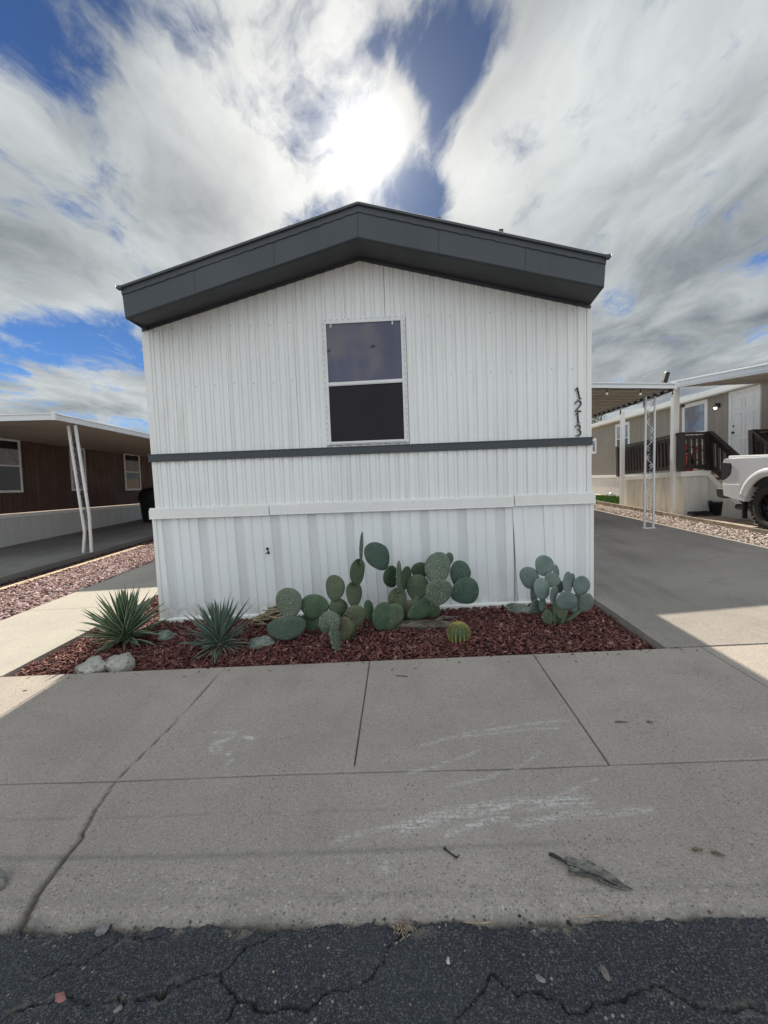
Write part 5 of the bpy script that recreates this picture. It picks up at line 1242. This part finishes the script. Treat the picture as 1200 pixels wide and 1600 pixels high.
mb = MB(); mb.prism([(0, -.25), (0, .88), (-.08, .88), (-rn, -.10), (-rn, -.25)], .585, .60); mb.build('stair_skirting', NBW, dk, local=True); mb = MB(); mb.prism([(0, -.25), (0, .88), (-.08, .88), (-rn, -.10), (-rn, -.25)], 1.59, 1.605)
mb.build('stair_skirting', NBW, dk, local=True)
mb = MB(); mb.beam((.57, -.03, .90), (.57, -rn, -.08), .03, .10); mb.build('stair_trim', TRIM, dk, .003, local=True)
# bicycle with red frame on the deck
t = thing('bicycle', 'small red and white bicycle standing behind the deck balusters', 'bicycle', (6.9, 10.75, 1.15))
def wheel_ring(cx, cy, cz_, rad, name, mat_, sp=True):
    mb = MB(); mb.tube([(cx+rad*math.cos(a*math.pi/12), cy, cz_+rad*math.sin(a*math.pi/12)) for a in range(25)], .018, 6); w = mb.build(name, mat_, t)
    mb = MB()
    for a in range(12): mb.tube([(cx, cy, cz_), (cx+rad*math.cos(a*math.pi/6), cy, cz_+rad*math.sin(a*math.pi/6))], .003, 4)
    mb.build('spokes', ALU, w)
wheel_ring(6.70, 10.7, 1.40, .22, 'wheel', RUBBER); wheel_ring(7.22, 10.8, 1.40, .22, 'wheel', RUBBER)
mb = MB(); mb.tube([(6.70, 10.7, 1.4), (6.78, 10.71, 1.72), (6.80, 10.71, 1.80)], .02, 8); mb.tube([(6.78, 10.71, 1.68), (7.0, 10.76, 1.42), (7.22, 10.8, 1.4)], .022, 8); mb.tube([(6.79, 10.71, 1.72), (7.08, 10.77, 1.70), (7.0, 10.76, 1.42)], .02, 8); mb.tube([(7.08, 10.77, 1.70), (7.22, 10.8, 1.4)], .016, 8); mb.build('frame', REDP, t)
mb = MB(); mb.tube([(6.72, 10.55, 1.84), (6.80, 10.71, 1.80), (6.74, 10.88, 1.84)], .014, 8); mb.build('handlebar', ALU, t)
mb = MB(); mb.box((7.0, 10.72, 1.74), (7.2, 10.82, 1.79)); mb.build('saddle', DOORW, t, .02)
t = thing('storage_tote', 'white and red tote standing on the deck beside the bicycle', 'box', (7.05, 11.3, 1.12))
mb = MB(); mb.box((6.9, 11.2, 1.12), (7.3, 11.6, 1.55)); mb.build('bin_body', REDP, t, .02); mb = MB(); mb.box((6.88, 11.18, 1.55), (7.32, 11.62, 1.62)); mb.build('lid', DOORW, t, .01)
# bucket and tray on the pavers
t = thing('black_pot', 'black plastic pot standing by the cream deck skirting', 'pot', (7.12, 10.02, .165))
mb = MB(); mb.lathe([(.001, 0), (.13, 0), (.165, .26), (.175, .26), (.175, .30), (.160, .30), (.150, .26), (.125, .03), (.001, .03)], (7.08, 10.05, .165), 20); mb.build('pot_body', plain('dark_blue_plastic', (.018, .024, .030), .5), t)
t = thing('black_tray', 'flat black tray lying on the pavers left of the pot', 'tray', (6.78, 10.12, .165))
mb = MB(); mb.box((6.55, 10.02, .165), (6.98, 10.24, .185)); mb.box((6.55, 10.02, .185), (6.98, 10.04, .225)); mb.box((6.55, 10.22, .185), (6.98, 10.24, .225)); mb.box((6.55, 10.04, .185), (6.57, 10.22, .225)); mb.box((6.96, 10.04, .185), (6.98, 10.22, .225))
mb.build('tray_body', BLACK, t, .004)
# edging boards of the gravel strip
mb = MB()
for k in range(9): mb.beam((6.07+.012*math.sin(k*2.), 5.2+k*1.3, gzf(6.07)+.03), (6.07+.012*math.sin(k*2.+2.), 5.2+k*1.3+1.28, gzf(6.07)+.03), .045, .10)
o = mb.build('edging_boards', plain('grey_edging', (.30, .25, .20), .9, var=.4, scale=7, bump=.5)); tag(o, 'weathered edging boards between the tan gravel and the pavers', 'edging')
# white ball-like vent by the lawn
mb = MB(); mb.lathe([(0, .13), (.06, .115), (.10, .05), (.10, -.02)], (8.45, 17.9, .02), 16); tag(mb.build('white_dome', DOORW), 'small white dome on the grass by the far beige skirting', 'dome')

# ---- pickup truck, tail toward the deck
tk = thing('pickup_truck', 'white pickup truck with black wheels parked on the pavers at the right', 'truck', (7.25, 6.0, .16))
X0, X1 = 6.30, 8.28; G = .155
def arch(cy, r, n=14, rev=False):
    pts = [(cy+r*math.cos(math.pi*i/n), G+.40+r*math.sin(math.pi*i/n)) for i in range(n+1)]
    return pts if not rev else pts[::-1]
# side profile in (y, z); the rear is at high y
RW, FW = 7.72, 4.05
prof = [(8.78, .70), (8.80, .86), (8.82, 1.02), (8.83, 1.30), (8.80, 1.40), (8.72, 1.425), (6.70, 1.445), (6.70, 1.43), (3.2, 1.35), (2.98, 1.20), (2.92, .70), (3.0, .55)]
low = [(3.55, .50)]
prof += [(FW-.53, .50)] + arch(FW, .53, rev=True)[1:-1] + [(FW+.53, .50), (4.9, .45), (RW-.56, .50)] + arch(RW, .56, rev=True)[1:-1] + [(RW+.56, .62)]
import bmesh
def body_shell(prof, x0, x1, name, mat_, parent, bev=.03):
    mb = MB(); mb.prism(prof, x0, x1, axis='X'); return mb.build(name, mat_, parent, bev)
bd = body_shell(prof, X0, X1, 'body', TRUCKP, tk, .025)
cab = [(6.62, 1.43), (6.40, 1.98), (6.2, 2.06), (4.9, 2.06), (4.7, 2.00), (4.05, 1.44)]
mb = MB(); n = len(cab)
mb.add([(X0+.04 if z < 1.5 else X0+.20, y, z) for y, z in cab]+[(X1-.04 if z < 1.5 else X1-.20, y, z) for y, z in cab], [tuple(range(n)), tuple(range(2*n-1, n-1, -1))]+[(i, n+i, n+(i+1) % n, (i+1) % n) for i in range(n)])
mb.build('cab', TRUCKP, tk, .05)
for s, x in ((-1, X0), (1, X1)):
    mb = MB(); a = x+.055*(-s)
    def q(y, z): return (x-s*(.045+.16*(z-1.45)/.55)+s*.004, y, z)
    mb.add([q(6.42, 1.50), q(5.62, 1.50), q(5.62, 1.94), q(6.28, 1.94)], [(0, 1, 2, 3)]); mb.add([q(5.52, 1.50), q(4.35, 1.50), q(4.85, 1.94), q(5.52, 1.94)], [(0, 1, 2, 3)])
    mb.build('side_window', GLASSD, tk)
    # flared arches
    for cy, rr in ((RW, .56), (FW, .53)):
        mb = MB(); vs = []; nn = 20
        for i in range(nn+1):
            a_ = math.pi*(.10+.84*i/nn); c_, s_ = math.cos(a_), math.sin(a_)
            for rad, xo in ((rr-.012, -.05), (rr-.004, .016), (rr+.06, .024), (rr+.105, .018), (rr+.13, -.003)):
                vs.append((x+s*xo, cy+rad*c_, G+.40+rad*s_))
        mb.add(vs, [(5*i+k, 5*i+k+1, 5*i+k+6, 5*i+k+5) for i in range(nn) for k in range(4)], 0, True); mb.build('wheel_arch', TRUCKP, tk)
    mb = MB(); mb.prism([(8.835, 1.345), (8.60, 1.335), (8.575, 1.27), (8.60, 1.12), (8.70, 1.04), (8.82, .99)], x-s*.05, x+s*.012, axis='X'); mb.build('tail_light', LENS, tk, .012)
mb = MB(); mb.prism([(RW+.60, .63), (8.76, .70), (8.80, .93), (RW+.66, .93)], X0-.012, X0+.1, axis='X'); mb.build('lower_panel', TRUCKP, tk, .006)
mb = MB(); mb.box((X0+.04, 6.72, 1.425), (X1-.04, 8.74, 1.475)); mb.build('bed_cover', TRUCKP, tk, .02)
mb = MB(); mb.prism([(8.72, .84), (8.98, .84), (9.0, .80), (8.96, .66), (8.82, .64), (8.72, .66)], X0+.0, X1-.0, axis='X'); mb.build('rear_bumper', plain('dark_bumper', (.035, .035, .035), .5, .2), tk, .02)
mb = MB(); mb.box((X0+.04, 8.86, .842), (X1-.04, 8.97, .852)); mb.build('bumper_step', CHROME, tk)
mb = MB(); mb.tube([(6.55, 7.9, .50), (6.50, 8.35, .50), (6.45, 8.62, .49)], .055, 12); mb.build('exhaust_pipe', BLACK, tk)
mb = MB(); mb.box((X0+.15, 3.4, .45), (X1-.15, 8.2, .64)); mb.build('chassis', BLACK, tk)
mb = MB(); mb.box((X0+.25, RW-.56, .60), (X1-.25, RW+.56, 1.1)); mb.box((X0+.25, FW-.53, .60), (X1-.25, FW+.53, 1.08)); mb.build('wheel_well', BLACK, tk)
mb = MB(); mb.box((X0+.06, RW-.54, .9), (X0+.3, RW+.54, 1.08)); mb.box((X0+.02, 8.30, .30), (X0+.10, 8.33, .62)) ; mb.build('mud_guard', BLACK, tk)
for cx, s in ((X0+.155, -1), (X1-.155, 1)):
    for cy in (RW, FW):
        mb = MB(); RT = .405; cz_ = G+RT
        mb.lathe([(.24, s*.12), (.27, s*.145), (.36, s*.150), (.395, s*.12), (.405, .0), (.395, -s*.12), (.36, -s*.15), (.24, -s*.14)], (cx, cy, cz_), 40, axis='X')
        for k in range(30):
            a_ = k*math.pi/15
            for xo, da in ((s*.13, 0), (s*.05, .1), (-s*.05, 0), (-s*.12, .1)):
                c_, s_ = math.cos(a_+da), math.sin(a_+da)
                rm = Matrix.Rotation(a_+da, 3, 'X'); p_ = Vector((cx+xo, cy+c_*.391, cz_+s_*.391))
                mb.box(p_-Vector((.028, .012, .020)), p_+Vector((.028, .012, .020)), rot=rm)
        ty = mb.build('wheel', RUBBER, tk)
        mb = MB(); mb.lathe([(.245, s*.13), (.235, s*.135), (.225, s*.10), (.215, s*.03), (.10, s*.02), (.001, s*.02)], (cx, cy, cz_), 32, axis='X')
        for k in range(8):
            a_ = k*math.pi/4+.2; c_, s_ = math.cos(a_), math.sin(a_)
            for da in (-.10, .10): mb.beam((cx+s*.10, cy+.04*c_, cz_+.04*s_), (cx+s*.125, cy+.225*math.cos(a_+da), cz_+.225*math.sin(a_+da)), .018, .022, up=(1, 0, 0))
        mb.lathe([(.06, s*.09), (.055, s*.14), (.001, s*.145)], (cx, cy, cz_), 20, axis='X'); mb.build('rim', RIMB, ty)

# ---- small tree seen between the roofs
def tree(label, base, h, rad, seed, ns=2600):
    t = thing('tree', label, 'tree', base); r = random.Random(seed); b = Vector(base)
    mb = MB(); mb.tube([b, b+Vector((.05, 0, h*.3)), b+Vector((-.05, .05, h*.6)), b+Vector((0, 0, h*.85))], [.14, .11, .07, .02], 9)
    cl = []
    for i in range(11):
        a = i*2.4; z = h*(.35+.045*i); q = b+Vector((math.cos(a)*rad*.7*r.uniform(.6, 1), math.sin(a)*rad*.7*r.uniform(.6, 1), z+h*.18))
        mb.tube([b+Vector((0, 0, z*.8)), (b+q)/2+Vector((0, 0, z*.45)), q], [.05, .03, .01], 6); cl.append((q, rad*r.uniform(.25, .42)))
    mb.build('trunk', BARK, t)
    mb = MB()
    for i in range(ns):
        c_, rr = r.choice(cl); d = Vector((r.gauss(0, 1), r.gauss(0, 1), r.gauss(0, .8))).normalized()*rr*r.uniform(.3, 1.1)
        p_ = c_+d; u = Vector((r.uniform(-1, 1), r.uniform(-1, 1), r.uniform(-1, 1))).normalized(); v = u.cross(d).normalized(); s_ = r.uniform(.03, .065)
        mb.add([p_-u*s_, p_+v*s_*.45, p_+u*s_, p_-v*s_*.45], [(0, 1, 2, 3)])
    mb.build('crown', FOL, t)
tree('grey-green tree glimpsed past the carport beam over the beige eave', (10.2, 24.5, -.2), 4.3, 1.5, 2)
# ================================================================ LEFT SIDE
bn = thing('brown_mobile_home', 'dark brown mobile home with white skirting behind the left carport', 'mobile home', (-10.2, 10.6, -.1), rot=(R_(-2.2), 0, 0))
# local: x<=0 into the house, y along, z above -.1
y0, y1 = -5.0, 14.0
mb = MB(); pr = profile(y0, y1, [(.19, 0.), (.012, .008), (.09, 0.), (.012, .008)]); vs = []
for yy, d in pr: vs += [(-d, yy, .78), (-d, yy, 2.86)]
mb.add(vs, [(2*i, 2*i+2, 2*i+3, 2*i+1) for i in range(len(pr)-1)])
for yy in (y0, y1): mb.add([(0, yy, -.6), (-4.4, yy, -.6), (-4.4, yy, 2.86), (-2.2, yy, 3.3), (0, yy, 2.86)], [(0, 1, 2, 3, 4)])
mb.build('siding', BROWN, bn, local=True)
mb = MB(); pr = profile(y0, y1, [(.27, 0.), (.010, .012), (.10, .004), (.010, .012)]); vs = []
for yy, d in pr: vs += [(.02-d, yy, -.8), (.02-d, yy, .68)]
mb.add(vs, [(2*i, 2*i+2, 2*i+3, 2*i+1) for i in range(len(pr)-1)]); mb.build('skirting', NBW, bn, local=True)
mb = MB(); mb.box((-.01, y0, .66), (.05, y1, .76)); mb.build('belt_trim', TRIM, bn, .004, local=True)
mb = MB(); mb.add([(.1, y0-.2, 2.9), (.1, y1+.2, 2.9), (-2.2, y1+.2, 3.4), (-2.2, y0-.2, 3.4), (-4.5, y1+.2, 2.9), (-4.5, y0-.2, 2.9)], [(0, 1, 2, 3), (3, 2, 4, 5)]); mb.build('roof', AWN, bn, local=True)
def lwin(ya, yb, za, zb, curtain=False, wide=.06):
    mb = MB(); w = wide
    for (a, b, c, d) in ((ya, yb, za, za+w), (ya, yb, zb-w, zb), (ya, ya+w, za+w, zb-w), (yb-w, yb, za+w, zb-w)): mb.box((0, a, c), (.035, b, d))
    f = mb.build('window', ALU, bn, .003, local=True); zm = (za+zb)/2
    mb = MB(); mb.box((.008, ya+w, zm), (.014, yb-w, zb-w)); mb.build('pane', CURTAIN if curtain else GLASSD, f, local=True)
    mb = MB(); mb.box((.010, ya+w, za+w), (.016, yb-w, zm)); mb.build('pane', CURTAIN if curtain else GLASSD, f, local=True)
    mb = MB(); mb.box((.008, ya+w, zm-.02), (.03, yb-w, zm+.02)); mb.build('meeting_rail', ALU, f, local=True)
    if not curtain:
        mb = MB(); n = 14; vs = []
        for i in range(n+1): yy = ya+w+(yb-ya-2*w)*i/n; vs += [(.0165 if i % 2 else .020, yy, zm+.02), (.0165 if i % 2 else .020, yy, zb-w-.2)]
        mb.add(vs, [(2*i, 2*i+2, 2*i+3, 2*i+1) for i in range(n)]); mb.build('curtain', CURTAIN, f, local=True)
lwin(-.65, .66, 1.32, 2.72); lwin(2.40, 3.05, 1.33, 2.68, True); lwin(5.02, 5.98, 1.30, 2.68)
# carport over the left drive
lc = thing('carport', 'long white carport roof at the left on a bent scrolled post', 'carport', (-6.75, 8.9, -.1))
def lz(x, y): return 2.66-.052*(y-8.4)+(-6.75-x)*.0     # underside
mb = MB(); ny = 40
xs = [-10.4+i*(3.62)/3 for i in range(4)]; ysl = [8.42+k*.25 for k in range(61)]
mb.add([(x, y, lz(x, y)+.012*(j % 2)+(x+6.75)*-.02) for j, y in enumerate(ysl) for x in xs], [(r*4+i, r*4+i+1, (r+1)*4+i+1, (r+1)*4+i) for r in range(60) for i in range(3)])
mb.add([(x, y, lz(x, y)+.11+(x+6.75)*-.02) for y in (8.42, 23.4) for x in (-10.4, -6.76)], [(0, 1, 3, 2)], 1)
mb.build('roof_panel', [AWNU, AWN], lc)
mb = MB(); mb.beam((-6.75, 8.38, lz(0, 8.38)+.07), (-6.75, 23.4, lz(0, 23.4)+.07), .05, .12); mb.beam((-6.73, 8.38, lz(0, 8.38)+.125), (-6.73, 23.4, lz(0, 23.4)+.125), .04, .022); mb.build('side_fascia', AWN, lc, .004)
mb = MB(); mb.beam((-6.75, 8.38, lz(0, 8.38)+.065), (-10.6, 8.38, lz(0, 8.38)+.135), .05, .12); mb.beam((-6.73, 8.36, lz(0, 8.38)+.122), (-10.6, 8.36, lz(0, 8.38)+.192), .04, .022); mb.build('front_fascia', AWN, lc, .004)
mb = MB(); mb.box((-6.80, 8.34, lz(0, 8.4)+.0), (-6.71, 8.41, lz(0, 8.4)+.155)); mb.build('corner_cap', ALU, lc, .005)
# bent post: two tubes with cast scrolls
tb, kk = (-6.83, 8.95, 2.62), (-6.76, 8.95, .25)
for s in (-.5, .5):
    top = Vector((-6.93+s*.15+.075, 8.95, 2.62))
    if s < 0: pts = [top, Vector((-6.79, 8.95, .36)), Vector((-6.86, 8.95, -.08))]
    else: pts = [top, Vector((-6.655, 8.95, .72)), Vector((-6.68, 8.95, -.08))]
    mb = MB()
    for p_, q in zip(pts[:-1], pts[1:]): mb.beam(p_, q, .045, .045, up=(0, 1, 0))
    mb.build('post_tube', DOORW, lc, .004)
mb = MB()
def cxp(z): return -6.855+(2.62-z)*.062
for k in range(9):
    z0 = 2.30-k*.19; c_ = cxp(z0); s = 1 if k % 2 else -1
    mb.tube([(c_+s*.035*math.cos(a*.55)*(1-a*.03), 8.95, z0+.045*math.sin(a*.55)*(1-a*.03)) for a in range(12)], .008, 5)
    mb.tube([(c_-.04*s, 8.95, z0-.02), (c_+.03*s, 8.95, z0-.10), (c_-.035*s, 8.95, z0-.17)], .008, 5)
mb.build('scrollwork', plain('grey_cast_scroll', (.10, .10, .10), .6, .3, var=.6, scale=12), lc)
# things at the end of the left drive
t = thing('barbecue_grill', 'dark covered barbecue grill at the end of the left drive', 'grill', (-8.95, 15.4, -.15))
mb = MB(); import mathutils
vs = []; prf = [(.44, 0), (.46, .35), (.47, .7), (.52, .80), (.50, 1.0), (.40, 1.16), (.18, 1.22), (.001, 1.23)]
n = 20
for r_, h in prf:
    for j in range(n):
        a = 2*math.pi*j/n; k = 1+.05*math.sin(a*5+h*4); vs.append((-8.95+r_*1.1*k*math.cos(a), 15.4+r_*.7*k*math.sin(a), -.13+h))
mb.add(vs, [(i*n+j, i*n+(j+1) % n, (i+1)*n+(j+1) % n, (i+1)*n+j) for i in range(len(prf)-1) for j in range(n)], 0, True)
mb.build('grill_cover', plain('black_grill_cover', (.008, .008, .010), .7), t)
t = thing('white_box', 'small white printed box on the ground by the dark grill', 'box', (-8.5, 14.75, -.1))
mb = MB(); mb.box((-8.72, 14.7, -.11), (-8.25, 15.0, .27)); bx_ = mb.build('box_body', plain('grey_white_carton', (.30, .31, .34), .8, var=.2), t, .006)
mb = MB(); mb.prism([(-8.60, .12), (-8.52, .20), (-8.47, .13), (-8.40, .19), (-8.44, .04), (-8.53, -.01)], 14.694, 14.699, axis='Y'); mb.build('dark_print', BLACK, bx_)
